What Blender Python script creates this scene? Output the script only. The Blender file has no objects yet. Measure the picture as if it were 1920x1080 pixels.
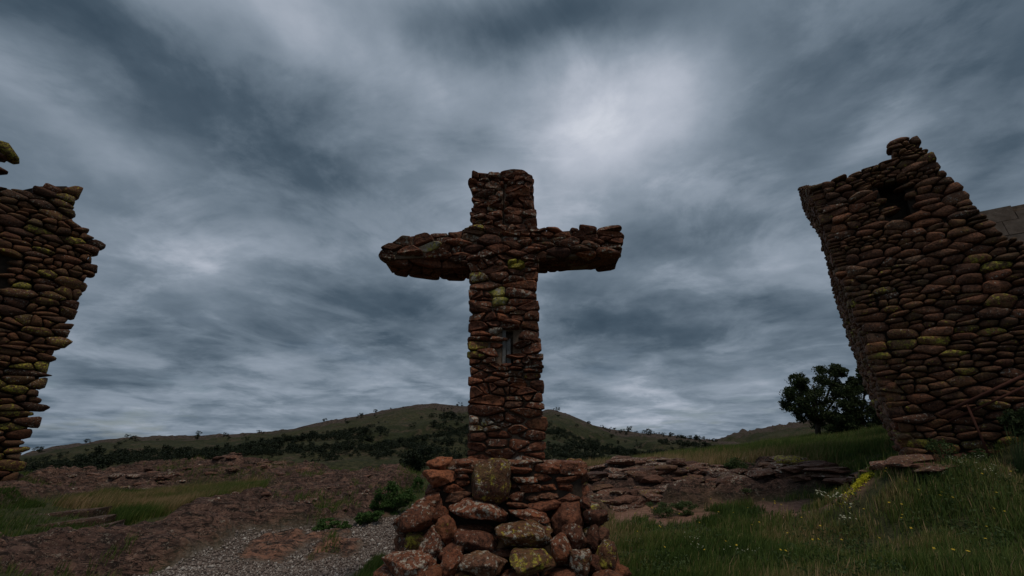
import bpy, bmesh, math, random
import numpy as np
from mathutils import Vector, Matrix, noise as mnoise

R = math.radians
random.seed(7)
rng = np.random.default_rng(7)
scn = bpy.context.scene
C = scn.collection

# ------------------------------------------------------------------ camera
F = 747.0                       # focal length in photo pixels (14 mm lens)
HORIZ = 855.0
TH = math.atan((HORIZ - 540) / F)
CAM = Vector((0, 0, 1.5))
cam_d = bpy.data.cameras.new('camera')
cam_d.sensor_width = 36
cam_d.lens = 36 * F / 1920
cam_d.clip_start = 0.05
cam_d.clip_end = 12000
cam = bpy.data.objects.new('camera', cam_d)
C.objects.link(cam)
cam.location = CAM
cam.rotation_euler = (R(90) + TH, 0, 0)
scn.camera = cam
scn.render.resolution_x = 1024
scn.render.resolution_y = 576

def ray(px, py):
    cx = (px - 960) / F
    cy = (540 - py) / F
    return Vector((cx, math.cos(TH) - cy * math.sin(TH), math.sin(TH) + cy * math.cos(TH)))

def at_y(px, py, Y):
    d = ray(px, py)
    return CAM + d * (Y / d.y)

def on_plane(px, py, O, N):
    d = ray(px, py)
    t = (O - CAM).dot(N) / d.dot(N)
    return CAM + d * t

# ------------------------------------------------------------------ colour management
scn.view_settings.view_transform = 'Standard'
scn.view_settings.look = 'None'
scn.view_settings.exposure = 0.0
scn.view_settings.gamma = 1.0
scn.view_settings.use_curve_mapping = False

# ------------------------------------------------------------------ sun
SUN_DIR = Vector((0.22, -0.30, 0.93)).normalized()
sun_el = math.asin(SUN_DIR.z)
sun_az = math.atan2(SUN_DIR.x, SUN_DIR.y)
sd = bpy.data.lights.new('sun', 'SUN')
sd.energy = 1.2
sd.angle = R(14)
sd.color = (1.0, 0.86, 0.70)
so = bpy.data.objects.new('sun', sd)
C.objects.link(so)
so.rotation_euler = SUN_DIR.to_track_quat('Z', 'Y').to_euler()

# ------------------------------------------------------------------ node helpers
class G:
    def __init__(self, tree):
        self.t = tree
        self.n = tree.nodes
        self.l = tree.links
    def node(self, typ, **kw):
        n = self.n.new(typ)
        for k, v in kw.items():
            setattr(n, k, v)
        return n
    def set(self, sock, v):
        if isinstance(v, bpy.types.NodeSocket):
            self.l.new(v, sock)
        elif v is not None:
            sock.default_value = v
    def math(self, op, a, b=None, c=None, clamp=False):
        n = self.node('ShaderNodeMath', operation=op, use_clamp=clamp)
        self.set(n.inputs[0], a)
        if b is not None: self.set(n.inputs[1], b)
        if c is not None: self.set(n.inputs[2], c)
        return n.outputs[0]
    def vmath(self, op, a, b=None, out=0):
        n = self.node('ShaderNodeVectorMath', operation=op)
        self.set(n.inputs[0], a)
        if b is not None: self.set(n.inputs[1], b)
        return n.outputs[out]
    def scale(self, a, s):
        n = self.node('ShaderNodeVectorMath', operation='SCALE')
        self.set(n.inputs[0], a); self.set(n.inputs[3], s)
        return n.outputs[0]
    def noise(self, vec, scale, detail=4, rough=0.55, dist=0.0, col=False):
        n = self.node('ShaderNodeTexNoise')
        if vec is not None: self.set(n.inputs['Vector'], vec)
        self.set(n.inputs['Scale'], scale)
        n.inputs['Detail'].default_value = detail
        n.inputs['Roughness'].default_value = rough
        n.inputs['Distortion'].default_value = dist
        return n.outputs['Color' if col else 'Fac']
    def ramp(self, fac, stops, interp='LINEAR'):
        n = self.node('ShaderNodeValToRGB')
        r = n.color_ramp
        r.interpolation = interp
        while len(r.elements) < len(stops): r.elements.new(0.5)
        for e, (p, c) in zip(r.elements, stops):
            e.position = p
            e.color = (c, c, c, 1) if isinstance(c, (int, float)) else (*c, 1)
        self.set(n.inputs[0], fac)
        return n.outputs[0]
    def mix(self, f, a, b, mode='MIX'):
        n = self.node('ShaderNodeMix', data_type='RGBA', blend_type=mode)
        self.set(n.inputs[0], f)
        self.set(n.inputs[6], (*a, 1) if isinstance(a, tuple) else a)
        self.set(n.inputs[7], (*b, 1) if isinstance(b, tuple) else b)
        return n.outputs[2]
    def smooth(self, v, a, b):
        n = self.node('ShaderNodeMapRange', interpolation_type='SMOOTHSTEP')
        self.set(n.inputs[0], v)
        n.inputs[1].default_value = a; n.inputs[2].default_value = b
        return n.outputs[0]

# ------------------------------------------------------------------ sky (world)
w = bpy.data.worlds.new('World')
scn.world = w
w.use_nodes = True
g = G(w.node_tree)
g.n.clear()
geo = g.node('ShaderNodeTexCoord')
D = g.vmath('NORMALIZE', geo.outputs['Generated'])
sep = g.node('ShaderNodeSeparateXYZ'); g.l.new(D, sep.inputs[0])
dz = g.math('MAXIMUM', sep.outputs[2], 0.0)
den = g.math('ADD', dz, 0.13)
comb = g.node('ShaderNodeCombineXYZ')
g.l.new(g.math('DIVIDE', sep.outputs[0], den), comb.inputs[0])
g.l.new(g.math('DIVIDE', sep.outputs[1], den), comb.inputs[1])
P = comb.outputs[0]
mp = g.node('ShaderNodeMapping'); g.l.new(P, mp.inputs[0])
mp.inputs['Scale'].default_value = (1.0, 1.05, 1); mp.inputs['Location'].default_value = (3.1, 1.7, 0.4)
PS = mp.outputs[0]
n_big = g.noise(PS, 0.70, 3, 0.5, 0.3)
n_mid = g.noise(PS, 2.1, 7, 0.55, 0.25)
n_fine = g.noise(P, 3.6, 8, 0.6, 0.1)
# direction warped for the large placed cloud masses
wn = g.noise(PS, 1.0, 7, 0.58, 0.0, col=True)
DW = g.vmath('ADD', D, g.scale(g.vmath('SUBTRACT', wn, (0.5, 0.5, 0.5)), 0.30))
def blob(x, y, wpx, hpx, ang, amp):
    """a cloud mass of the real sky: direction, angular size, tilt, brightness"""
    c = ray(x, y).normalized()
    e = 1.0
    ca, sa = math.cos(R(ang)), math.sin(R(ang))
    a = (ray(x + 20 * ca, y - 20 * sa).normalized() - c)
    b = (ray(x + 20 * sa, y + 20 * ca).normalized() - c)
    la, lb = a.length / 20 * wpx, b.length / 20 * hpx
    a.normalize(); b.normalize()
    d = g.vmath('SUBTRACT', DW, tuple(c))
    q = None
    for ax, s in ((a, la), (b, lb), (c, max(la, lb))):
        dd = g.vmath('DOT_PRODUCT', d, tuple(ax / s), out=1)
        qq = g.math('MULTIPLY', dd, dd)
        q = qq if q is None else g.math('ADD', q, qq)
    return g.math('MULTIPLY', g.math('EXPONENT', g.math('MULTIPLY', q, -1.0)), amp)
BL = [(1130, 240, 190, 110, 25, .36), (1260, 200, 130, 60, 25, .10), (1060, 290, 90, 120, 0, .06), (1120, 330, 260, 260, 0, .14), (1640, 225, 120, 38, 22, .30), (1590, 232, 26, 14, 40, -.22),
      (420, 500, 260, 50, 5, .15), (180, 250, 230, 60, -25, .16), (700, 120, 220, 80, -15, .17), (500, 30, 160, 60, -30, .14),
      (740, 600, 200, 55, 0, -.22), (1130, 640, 260, 70, 15, -.12), (1400, 600, 260, 40, 8, -.05), (300, 110, 300, 60, -22, -.14), (560, 330, 330, 75, -20, -.17), (1000, 60, 280, 60, 0, -.24),
      (1300, 430, 330, 50, 28, -.14), (900, 330, 260, 60, 20, .05), (1900, 330, 100, 100, 0, -.08), (1500, 150, 240, 40, 24, -.10), (1900, 230, 120, 140, 0, -.17), (250, 700, 260, 36, 0, -.13), (120, 800, 130, 20, 0, -.15), (1250, 520, 300, 40, 18, .08),
      (560, 745, 500, 22, 0, .06), (1240, 745, 300, 50, 0, .08), (820, 715, 90, 16, 4, .02), (1460, 330, 200, 60, 15, .08), (60, 60, 220, 100, 0, -.10), (1850, 40, 260, 120, 0, -.16), (60, 30, 260, 110, 0, -.10), (1000, 20, 480, 80, 0, -.17), (650, 180, 260, 70, -10, -.10), (730, 610, 150, 50, 0, -.14), (1130, 600, 200, 45, 12, -.10), (760, 250, 120, 40, -30, .08), (940, 790, 500, 60, 0, .10), (1300, 270, 150, 60, 30, .10), (1000, 440, 200, 60, 30, .08)]
v = None
for b in BL:
    o = blob(*b)
    v = o if v is None else g.math('ADD', v, o)
base = g.math('ADD', 0.43, v)
base = g.math('ADD', base, g.math('MULTIPLY', g.math('SUBTRACT', n_big, 0.5), 0.42))
base = g.math('ADD', base, g.math('MULTIPLY', g.math('SUBTRACT', n_mid, 0.5), 0.56))
base = g.math('ADD', base, g.math('MULTIPLY', g.math('SUBTRACT', n_fine, 0.5), 0.20))
scud = g.smooth(g.noise(g.vmath('ADD', PS, (7, 2, 0)), 1.5, 8, 0.60, 0.5), 0.44, 0.60)
base = g.math('ADD', base, g.math('MULTIPLY', g.math('SUBTRACT', scud, 0.45), 0.13), clamp=True)
cloud = g.ramp(base, [(0.0, (.034, .058, .086)), (0.18, (.068, .100, .136)), (0.38, (.148, .192, .242)),
                      (0.58, (.262, .312, .378)), (0.80, (.46, .50, .58)), (1.0, (.66, .69, .76))])
sky = g.node('ShaderNodeTexSky', sky_type='NISHITA', sun_disc=False)
sky.sun_elevation = sun_el; sky.sun_rotation = sun_az
sky.air_density = 1.0; sky.dust_density = 1.5
skyc = g.scale(sky.outputs[0], 0.055)
gaps = g.math('MULTIPLY', g.smooth(g.noise(PS, 1.1, 5, 0.6), 0.56, 0.70), g.smooth(sep.outputs[2], 0.34, 0.05))
col = g.mix(g.math('MULTIPLY', gaps, 0.45), cloud, skyc)
bg = g.node('ShaderNodeBackground'); g.l.new(col, bg.inputs[0]); bg.inputs[1].default_value = 1.0
wo = g.node('ShaderNodeOutputWorld'); g.l.new(bg.outputs[0], wo.inputs[0])

# ------------------------------------------------------------------ object helpers
def tag(o, label=None, cat=None, group=None, kind=None):
    if label: o['label'] = label
    if cat: o['category'] = cat
    if group: o['group'] = group
    if kind: o['kind'] = kind
    return o

def empty(name, loc):
    o = bpy.data.objects.new(name, None)
    o.empty_display_size = 0.3
    C.objects.link(o)
    o.location = loc
    return o

def mesh_obj(name, verts, faces, mat, parent=None, smooth=False, loc=None):
    """verts in world space; object origin at loc (or parent origin)"""
    base = Vector(parent.location) if parent else Vector((0, 0, 0))
    origin = Vector(loc) if loc is not None else base
    me = bpy.data.meshes.new(name)
    me.from_pydata([tuple(Vector(p) - origin) for p in verts], [], faces)
    if smooth:
        me.polygons.foreach_set('use_smooth', [True] * len(me.polygons))
    if mat: me.materials.append(mat)
    o = bpy.data.objects.new(name, me)
    C.objects.link(o)
    if parent:
        o.parent = parent
        o.location = origin - base
    else:
        o.location = origin
    return o

def np_mesh(name, V, Fq, mat, attrs=None, smooth=False):
    """V (n,3) array, Fq list of arrays of faces with equal size"""
    me = bpy.data.meshes.new(name)
    me.vertices.add(len(V)); me.vertices.foreach_set('co', np.asarray(V, np.float32).ravel())
    idx = np.concatenate([f.ravel() for f in Fq]).astype(np.int32)
    tot = np.concatenate([np.full(len(f), f.shape[1]) for f in Fq]).astype(np.int32)
    st = np.concatenate([[0], np.cumsum(tot)[:-1]]).astype(np.int32)
    me.loops.add(len(idx)); me.loops.foreach_set('vertex_index', idx)
    me.polygons.add(len(tot)); me.polygons.foreach_set('loop_start', st); me.polygons.foreach_set('loop_total', tot)
    if smooth: me.polygons.foreach_set('use_smooth', np.ones(len(tot), bool))
    me.update(calc_edges=True)
    for k, a in (attrs or {}).items():
        at = me.attributes.new(k, 'FLOAT', 'POINT'); at.data.foreach_set('value', np.asarray(a, np.float32))
    if mat: me.materials.append(mat)
    o = bpy.data.objects.new(name, me)
    C.objects.link(o)
    return o

# ------------------------------------------------------------------ numpy noise
def _h(ix, iy, s):
    n = (ix.astype(np.int64) * 374761393 + iy.astype(np.int64) * 668265263 + s * 974634777) & 0xffffffff
    n = ((n ^ (n >> 13)) * 1274126177) & 0xffffffff
    n = n ^ (n >> 16)
    return (n & 0xffff) / 65535.0
def vnoise(x, y, s=0):
    ix = np.floor(x); iy = np.floor(y)
    fx = x - ix; fy = y - iy
    fx = fx * fx * fx * (fx * (fx * 6 - 15) + 10); fy = fy * fy * fy * (fy * (fy * 6 - 15) + 10)
    a = _h(ix, iy, s); b = _h(ix + 1, iy, s); c = _h(ix, iy + 1, s); d = _h(ix + 1, iy + 1, s)
    return (a + (b - a) * fx) * (1 - fy) + (c + (d - c) * fx) * fy
def fbm(x, y, oct=4, s=0, gain=0.5):
    t = 0; a = 1; n = 0
    for i in range(oct):
        t = t + a * vnoise(x * 2 ** i + 17.3 * i, y * 2 ** i - 9.1 * i, s + i); n += a; a *= gain
    return t / n
def sstep(v, a, b):
    t = np.clip((v - a) / (b - a), 0, 1)
    return t * t * (3 - 2 * t)

# ------------------------------------------------------------------ materials
def new_mat(name, rough=0.9, spec=0.2):
    m = bpy.data.materials.new(name)
    m.use_nodes = True
    g = G(m.node_tree)
    bs = g.n['Principled BSDF']
    bs.inputs['Roughness'].default_value = rough
    bs.inputs['Specular IOR Level'].default_value = spec
    return m, g, bs

def stone_mat(name, cols, lich=0.0, bump=0.6, scale=1.0):
    """object colour: r tone, g yellow lichen, b pale lichen, a unused"""
    m, g, bs = new_mat(name, 0.82, 0.28)
    tc = g.node('ShaderNodeTexCoord'); oi = g.node('ShaderNodeObjectInfo')
    geo = g.node('ShaderNodeNewGeometry')
    sc = g.node('ShaderNodeSeparateColor'); g.l.new(oi.outputs['Color'], sc.inputs[0])
    off = g.scale(tc.outputs['Object'], scale)
    off = g.vmath('ADD', off, g.scale(oi.outputs['Location'], 1.0))
    rnd = g.math('FRACT', g.math('ADD', oi.outputs['Random'], geo.outputs['Random Per Island']))
    tone = g.ramp(rnd, [(i / (len(cols) - 1), c) for i, c in enumerate(cols)])
    n1 = g.noise(off, 7.0, 6, 0.6)
    n2 = g.noise(off, 34.0, 4, 0.65)
    n3 = g.noise(off, 120.0, 2, 0.6)
    colr = g.mix(g.smooth(n1, 0.35, 0.68), g.mix(0.45, tone, (.085, .040, .028)), tone)
    colr = g.mix(g.math('MULTIPLY', g.smooth(n2, 0.42, 0.72), 0.35), colr, (.40, .19, .115))
    colr = g.mix(g.math('MULTIPLY', g.smooth(n2, 0.54, 0.38), 0.75), colr, (.045, .024, .017))
    colr = g.mix(g.math('MULTIPLY', g.smooth(n3, 0.50, 0.70), 0.35), colr, (.48, .19, .09))
    colr = g.mix(1.0, colr, g.ramp(sc.outputs[0], [(0, .18), (0.5, .58), (1, 1.0)]), 'MULTIPLY')
    colr = g.mix(g.math('MULTIPLY', g.math('MULTIPLY', g.smooth(n1, .38, .62), sc.outputs[1]), 0.6), colr, (.15, .115, .038))
    # lichen: pale grey, then yellow green
    nl = g.noise(off, 21.0, 6, 0.78)
    nl2 = g.noise(g.vmath('ADD', off, (3, 7, 1)), 14.0, 6, 0.78)
    lp = g.smooth(g.math('ADD', nl, g.math('MULTIPLY', sc.outputs[2], 0.18)), 0.66, 0.69)
    ly = g.smooth(g.math('ADD', nl2, g.math('MULTIPLY', sc.outputs[1], 0.17)), 0.645, 0.70)
    colr = g.mix(g.math('MULTIPLY', lp, 0.85), colr, g.mix(n3, (.22, .20, .16), (.62, .58, .48)))
    colr = g.mix(g.math('MULTIPLY', ly, 0.85), colr, g.mix(g.smooth(n2, .35, .65), (.13, .105, .02), (.50, .44, .055)))
    g.l.new(colr, bs.inputs['Base Color'])
    hgt = g.math('ADD', g.math('MULTIPLY', n1, 0.9), g.math('ADD', g.math('MULTIPLY', n2, 0.45), g.math('MULTIPLY', n3, 0.15)))
    bp = g.node('ShaderNodeBump'); bp.inputs['Strength'].default_value = bump; bp.inputs['Distance'].default_value = 0.03
    g.l.new(hgt, bp.inputs['Height']); g.l.new(bp.outputs[0], bs.inputs['Normal'])
    return m

RED = [(.36, .105, .042), (.20, .060, .030), (.46, .150, .062), (.28, .090, .042), (.15, .048, .026), (.42, .120, .048), (.26, .140, .085)]
M_cross = stone_mat('cross_stone', RED, bump=1.3)
M_plinth = stone_mat('plinth_stone', RED, bump=1.3)
TW = [(.27, .095, .038), (.16, .062, .028), (.35, .125, .050), (.21, .080, .036), (.10, .045, .024), (.31, .100, .042), (.19, .135, .080)]
M_tower = stone_mat('tower_stone', TW, bump=1.1)

def simple_mat(name, c1, c2, scale=10, bump=0.4, rough=0.9, dist=0.02, detail=5, coords='Object'):
    m, g, bs = new_mat(name, rough)
    tc = g.node('ShaderNodeTexCoord')
    n = g.noise(tc.outputs[coords], scale, detail, 0.62)
    n2 = g.noise(tc.outputs[coords], scale * 6, 3, 0.6)
    c = g.mix(g.smooth(n, 0.35, 0.65), c1, c2)
    c = g.mix(g.math('MULTIPLY', n2, 0.4), c, tuple(x * 0.35 for x in c1))
    g.l.new(c, bs.inputs['Base Color'])
    bp = g.node('ShaderNodeBump'); bp.inputs['Strength'].default_value = bump; bp.inputs['Distance'].default_value = dist
    g.l.new(g.math('ADD', n, g.math('MULTIPLY', n2, 0.4)), bp.inputs['Height']); g.l.new(bp.outputs[0], bs.inputs['Normal'])
    return m
M_mortar = simple_mat('mortar', (.13, .085, .058), (.24, .17, .12), 12, 0.8)
M_core = simple_mat('tower_fill', (.035, .024, .018), (.06, .042, .030), 9, 0.6)
M_wood = simple_mat('weathered_wood', (.16, .15, .14), (.26, .25, .235), 14, 0.6)
M_rust = simple_mat('rusted_iron', (.07, .024, .016), (.10, .040, .026), 18, 0.4)
M_block = simple_mat('cut_stone', (.17, .125, .095), (.25, .19, .15), 6, 0.5)
M_bark = simple_mat('bark', (.045, .036, .028), (.08, .065, .05), 12, 0.6)
M_gravel = simple_mat('gravel', (.20, .16, .14), (.34, .29, .26), 40, 0.3)
M_step = stone_mat('step_stone', [(.24, .14, .10), (.30, .18, .13), (.20, .12, .09)], bump=0.6)
M_slab = stone_mat('outcrop_stone', [(.22, .105, .070), (.13, .066, .048), (.29, .145, .098), (.17, .09, .068)], bump=1.0)

def leaf_mat(name, c1, c2, trans=0.25):
    m, g, bs = new_mat(name, 0.7, 0.2)
    geo = g.node('ShaderNodeNewGeometry')
    c = g.mix(geo.outputs['Random Per Island'], c1, c2)
    g.l.new(c, bs.inputs['Base Color'])
    tr = g.node('ShaderNodeBsdfTranslucent'); g.l.new(c, tr.inputs[0])
    mx = g.node('ShaderNodeMixShader'); mx.inputs[0].default_value = trans
    g.l.new(bs.outputs[0], mx.inputs[1]); g.l.new(tr.outputs[0], mx.inputs[2])
    g.l.new(mx.outputs[0], g.n['Material Output'].inputs[0])
    return m
M_leaf_oak = leaf_mat('oak_leaves', (.016, .028, .010), (.060, .085, .028))
M_leaf_cedar = leaf_mat('juniper_foliage', (.010, .016, .008), (.024, .034, .015), 0.08)
M_leaf_bush = leaf_mat('bush_leaves', (.035, .080, .018), (.075, .135, .035))
M_leaf_herb = leaf_mat('herb_leaves', (.045, .075, .022), (.085, .12, .04))
M_moss = leaf_mat('yellow_moss', (.40, .37, .02), (.68, .62, .04), 0.1)
M_yellow = leaf_mat('yellow_petals', (.55, .36, .03), (.70, .50, .05))
M_white = leaf_mat('white_petals', (.36, .37, .24), (.56, .56, .42))
M_stem = leaf_mat('flower_stem', (.05, .08, .025), (.08, .11, .04))

def grass_mat():
    m, g, bs = new_mat('grass_blades', 0.65, 0.25)
    at = g.node('ShaderNodeAttribute'); at.attribute_name = 'tint'
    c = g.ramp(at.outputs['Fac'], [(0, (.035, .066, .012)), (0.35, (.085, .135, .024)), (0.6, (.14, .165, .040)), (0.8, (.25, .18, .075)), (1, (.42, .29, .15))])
    g.l.new(c, bs.inputs['Base Color'])
    tr = g.node('ShaderNodeBsdfTranslucent'); g.l.new(c, tr.inputs[0])
    mx = g.node('ShaderNodeMixShader'); mx.inputs[0].default_value = 0.25
    g.l.new(bs.outputs[0], mx.inputs[1]); g.l.new(tr.outputs[0], mx.inputs[2])
    g.l.new(mx.outputs[0], g.n['Material Output'].inputs[0])
    return m
M_grass = grass_mat()

def ground_mat():
    m, g, bs = new_mat('ground', 0.92, 0.15)
    tc = g.node('ShaderNodeTexCoord'); P = tc.outputs['Object']
    A = lambda n: (lambda a: (setattr(a, 'attribute_name', n), a.outputs['Fac'])[1])(g.node('ShaderNodeAttribute'))
    rock, gravel, soil, warm = A('rock'), A('gravel'), A('soil'), A('warm')
    n1 = g.noise(P, 1.3, 6, 0.6); n2 = g.noise(P, 9, 6, 0.65); n3 = g.noise(P, 60, 3, 0.6)
    mpn = g.node('ShaderNodeMapping'); g.l.new(P, mpn.inputs[0]); mpn.inputs['Scale'].default_value = (2.0, 9.0, 9.0); mpn.inputs['Rotation'].default_value = (0, 0, R(-14))
    streak = g.noise(mpn.outputs[0], 1.6, 7, 0.68, 0.6)
    rc = g.ramp(g.math('ADD', g.math('MULTIPLY', n1, 0.5), g.math('MULTIPLY', n2, 0.5)),
                [(0.34, (.045, .030, .026)), (0.46, (.095, .056, .045)), (0.56, (.17, .098, .074)), (0.68, (.30, .18, .13))])
    rc = g.mix(g.math('MULTIPLY', warm, g.smooth(n2, .34, .60)), rc, (.33, .165, .108))
    rc = g.mix(g.smooth(streak, 0.52, 0.38), rc, (.026, .018, .015))
    rc = g.mix(g.math('MULTIPLY', g.smooth(g.noise(P, 5.5, 6, 0.75), 0.60, 0.66), 0.6), rc, (.36, .31, .25))
    rc = g.mix(g.math('MULTIPLY', g.smooth(g.noise(P, 2.3, 6, 0.75), 0.62, 0.72), 0.5), rc, (.10, .085, .04))
    gc = g.mix(g.smooth(n2, 0.35, 0.65), (.030, .036, .014), (.060, .060, .026))
    vc = g.node('ShaderNodeTexVoronoi'); g.l.new(P, vc.inputs['Vector']); vc.inputs['Scale'].default_value = 38
    vs = g.node('ShaderNodeSeparateColor'); g.l.new(vc.outputs['Color'], vs.inputs[0])
    gr = g.ramp(vs.outputs[0], [(0, (.08, .06, .05)), (0.5, (.15, .12, .105)), (1, (.28, .24, .21))])
    sc = g.mix(g.smooth(n2, 0.4, 0.6), (.16, .088, .062), (.24, .14, .10))
    crk = g.math('ABSOLUTE', g.math('SUBTRACT', g.noise(mpn.outputs[0], 0.9, 6, 0.6, 0.4), 0.5))
    rc = g.mix(g.smooth(crk, 0.022, 0.006), rc, (.022, .016, .014))
    rc = g.mix(g.math('MULTIPLY', g.smooth(g.noise(P, 26, 5, 0.8), 0.56, 0.64), 0.55), rc, (.34, .27, .21))
    c = g.mix(soil, gc, sc)
    c = g.mix(rock, c, rc)
    c = g.mix(gravel, c, gr)
    g.l.new(c, bs.inputs['Base Color'])
    h = g.math('ADD', g.math('MULTIPLY', streak, g.math('MULTIPLY', rock, 1.6)), g.math('ADD', g.math('MULTIPLY', n2, 0.8), g.math('MULTIPLY', n3, 0.25)))
    bp = g.node('ShaderNodeBump'); bp.inputs['Strength'].default_value = 0.9; bp.inputs['Distance'].default_value = 0.06
    g.l.new(h, bp.inputs['Height']); g.l.new(bp.outputs[0], bs.inputs['Normal'])
    return m
M_ground = ground_mat()

def hill_mat():
    m, g, bs = new_mat('hillside', 0.95, 0.1)
    tc = g.node('ShaderNodeTexCoord'); P = tc.outputs['Object']
    at = g.node('ShaderNodeAttribute'); at.attribute_name = 'rocky'
    n1 = g.noise(P, 0.020, 6, 0.6); n2 = g.noise(P, 0.12, 6, 0.7); n3 = g.noise(P, 0.7, 4, 0.7)
    c = g.mix(g.smooth(n1, 0.38, 0.62), (.030, .035, .015), (.058, .056, .027))
    c = g.mix(g.smooth(n2, 0.50, 0.66), c, (.085, .062, .042))
    c = g.mix(g.math('MULTIPLY', g.smooth(n3, 0.45, 0.58), 0.75), c, (.016, .020, .010))
    rk = g.mix(g.smooth(n3, 0.4, 0.6), (.028, .023, .020), (.10, .075, .060))
    c = g.mix(g.smooth(g.math('ADD', at.outputs['Fac'], g.math('MULTIPLY', n2, 0.8)), 0.75, 0.95), c, rk)
    g.l.new(c, bs.inputs['Base Color'])
    bp = g.node('ShaderNodeBump'); bp.inputs['Strength'].default_value = 0.8; bp.inputs['Distance'].default_value = 1.5
    g.l.new(g.math('ADD', n2, g.math('MULTIPLY', n3, 0.5)), bp.inputs['Height']); g.l.new(bp.outputs[0], bs.inputs['Normal'])
    return m
M_hill = hill_mat()

# ------------------------------------------------------------------ terrain
CP = [  # photo column, row, distance ahead -> a point the ground passes through
    (100, 893, 15), (300, 886, 16), (450, 879, 17), (600, 881, 17), (700, 884, 16), (780, 890, 15), (-200, 918, 10.5), (20, 914, 11),
    (100, 925, 11.2), (300, 920, 12.5), (450, 915, 13), (600, 905, 13.5), (730, 915, 12),
    (100, 960, 9.2), (300, 945, 10.6), (450, 940, 10.2), (600, 935, 10.2), (700, 940, 10),
    (-100, 1010, 7.2), (150, 1010, 7.6), (300, 985, 8.6), (450, 985, 8.2), (600, 985, 8.2), (740, 975, 8.4),
    (0, 1080, 5.6), (250, 1080, 6.1), (450, 1060, 6.6), (650, 1060, 6.6), (800, 1060, 6.4),
    (1200, 1078, 5.4), (1500, 1080, 4.9), (1900, 1080, 4.2),
    (1180, 1000, 7.9), (1400, 1000, 7.5), (1650, 1000, 6.3), (1900, 1000, 5.2),
    (1180, 960, 9.6), (1400, 950, 9.3), (1600, 935, 8.2), (1800, 920, 6.6), (1950, 910, 5.9),
    (1130, 888, 13.5), (1300, 882, 13), (1480, 876, 10.8), (1600, 890, 9.2), (1712, 872, 7.3), (1690, 872, 6.9), (1735, 876, 6.55), (1800, 868, 6.1), (1850, 845, 6.2), (1950, 828, 6.0),
    (1120, 884, 21), (1250, 866, 22), (1400, 850, 21), (1530, 832, 18), (1640, 826, 14), (1750, 838, 10),
]
cps = [tuple(at_y(*c)) for c in CP]
cps += [(0, 0, 0), (0, 2.5, 0.02), (-3, 2, 0), (3, 2, 0.25), (0, -8, 0), (-12, -5, 0), (12, -5, .6), (10, 2, 1.4), (-12, 4, .5), (0, 4.5, .12), (1.5, 4.5, .25),
        (0, 13, 0.7), (0, 20, .2), (-4, 24, -.5), (8, 30, -.8), (-12, 24, -.5), (-22, 20, .2), (24, 20, 3.0), (16, 28, 1.0), (24, 8, 2.6), (-24, 8, .8),
        (-20, 40, -4), (0, 40, -4.5), (20, 42, -3), (-26, 50, -6), (0, 52, -6), (26, 52, -5), (12, 14, 1.95), (14, 18, 2.2)]
cps = np.array(cps)
def _k(d): return np.sqrt(d * d + 0.6 ** 2)
Kd = _k(np.hypot(cps[:, None, 0] - cps[None, :, 0], cps[:, None, 1] - cps[None, :, 1]))
Kd += np.eye(len(cps)) * -0.02
wt = np.linalg.lstsq(np.block([[Kd, np.ones((len(cps), 1))], [np.ones((1, len(cps))), np.zeros((1, 1))]]), np.append(cps[:, 2], 0), rcond=None)[0]
def H0(x, y):
    x = np.asarray(x, float); y = np.asarray(y, float)
    out = np.full(x.shape, wt[-1])
    for i in range(len(cps)):
        out = out + wt[i] * _k(np.hypot(x - cps[i, 0], y - cps[i, 1]))
    return out
def ground_hit(px, py):
    d = ray(px, py)
    ts = np.linspace(1.0, 45, 900)
    z = CAM.z + d.z * ts - H0(d.x * ts, d.y * ts)
    k = np.argmax(z < 0)
    if z[k] >= 0: k = len(ts) - 1
    t = ts[k]
    return (d.x * t, d.y * t)
def wpoly(pts): return [ground_hit(*p) for p in pts]
def inside(x, y, poly):
    r = np.zeros(np.shape(x), bool)
    n = len(poly)
    for i in range(n):
        x1, y1 = poly[i]; x2, y2 = poly[(i + 1) % n]
        c = ((y1 > y) != (y2 > y)) & (x < (x2 - x1) * (y - y1) / (y2 - y1 + 1e-12) + x1)
        r ^= c
    return r
PR1 = wpoly([(-60, 1085), (-60, 1050), (120, 1028), (240, 1000), (330, 965), (440, 935), (540, 905), (600, 897), (790, 905), (755, 925), (700, 955), (690, 985), (600, 990), (540, 992), (440, 1005), (330, 1045), (230, 1085)])
PR2 = wpoly([(-60, 915), (100, 893), (300, 886), (560, 882), (790, 893), (790, 902), (600, 900), (500, 910), (380, 910), (150, 932), (-60, 965)])
PR2 = PR2[:1] + [(p[0] * 1.06, p[1] * 1.06) for p in PR2[1:5]] + PR2[5:]
PGV = wpoly([(215, 1085), (335, 1045), (440, 1003), (600, 990), (690, 978), (760, 945), (800, 950), (800, 1000), (760, 1060), (640, 1085)]) + [(-0.6, 4.6), (-.8, 2.5), (-4, 2), (-4.5, 5)]
PR3 = wpoly([(400, 1030), (470, 1005), (540, 1000), (640, 1015), (650, 1040), (590, 1065), (560, 1055), (520, 1078), (440, 1070)])
PR4 = wpoly([(1080, 895), (1200, 886), (1330, 884), (1480, 874), (1560, 884), (1700, 880), (1790, 872), (1800, 884), (1600, 900), (1550, 915), (1350, 938), (1120, 955), (1080, 960)])
PSO = wpoly([(1120, 955), (1350, 940), (1550, 925), (1600, 940), (1400, 968), (1200, 985), (1120, 985)])

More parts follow.
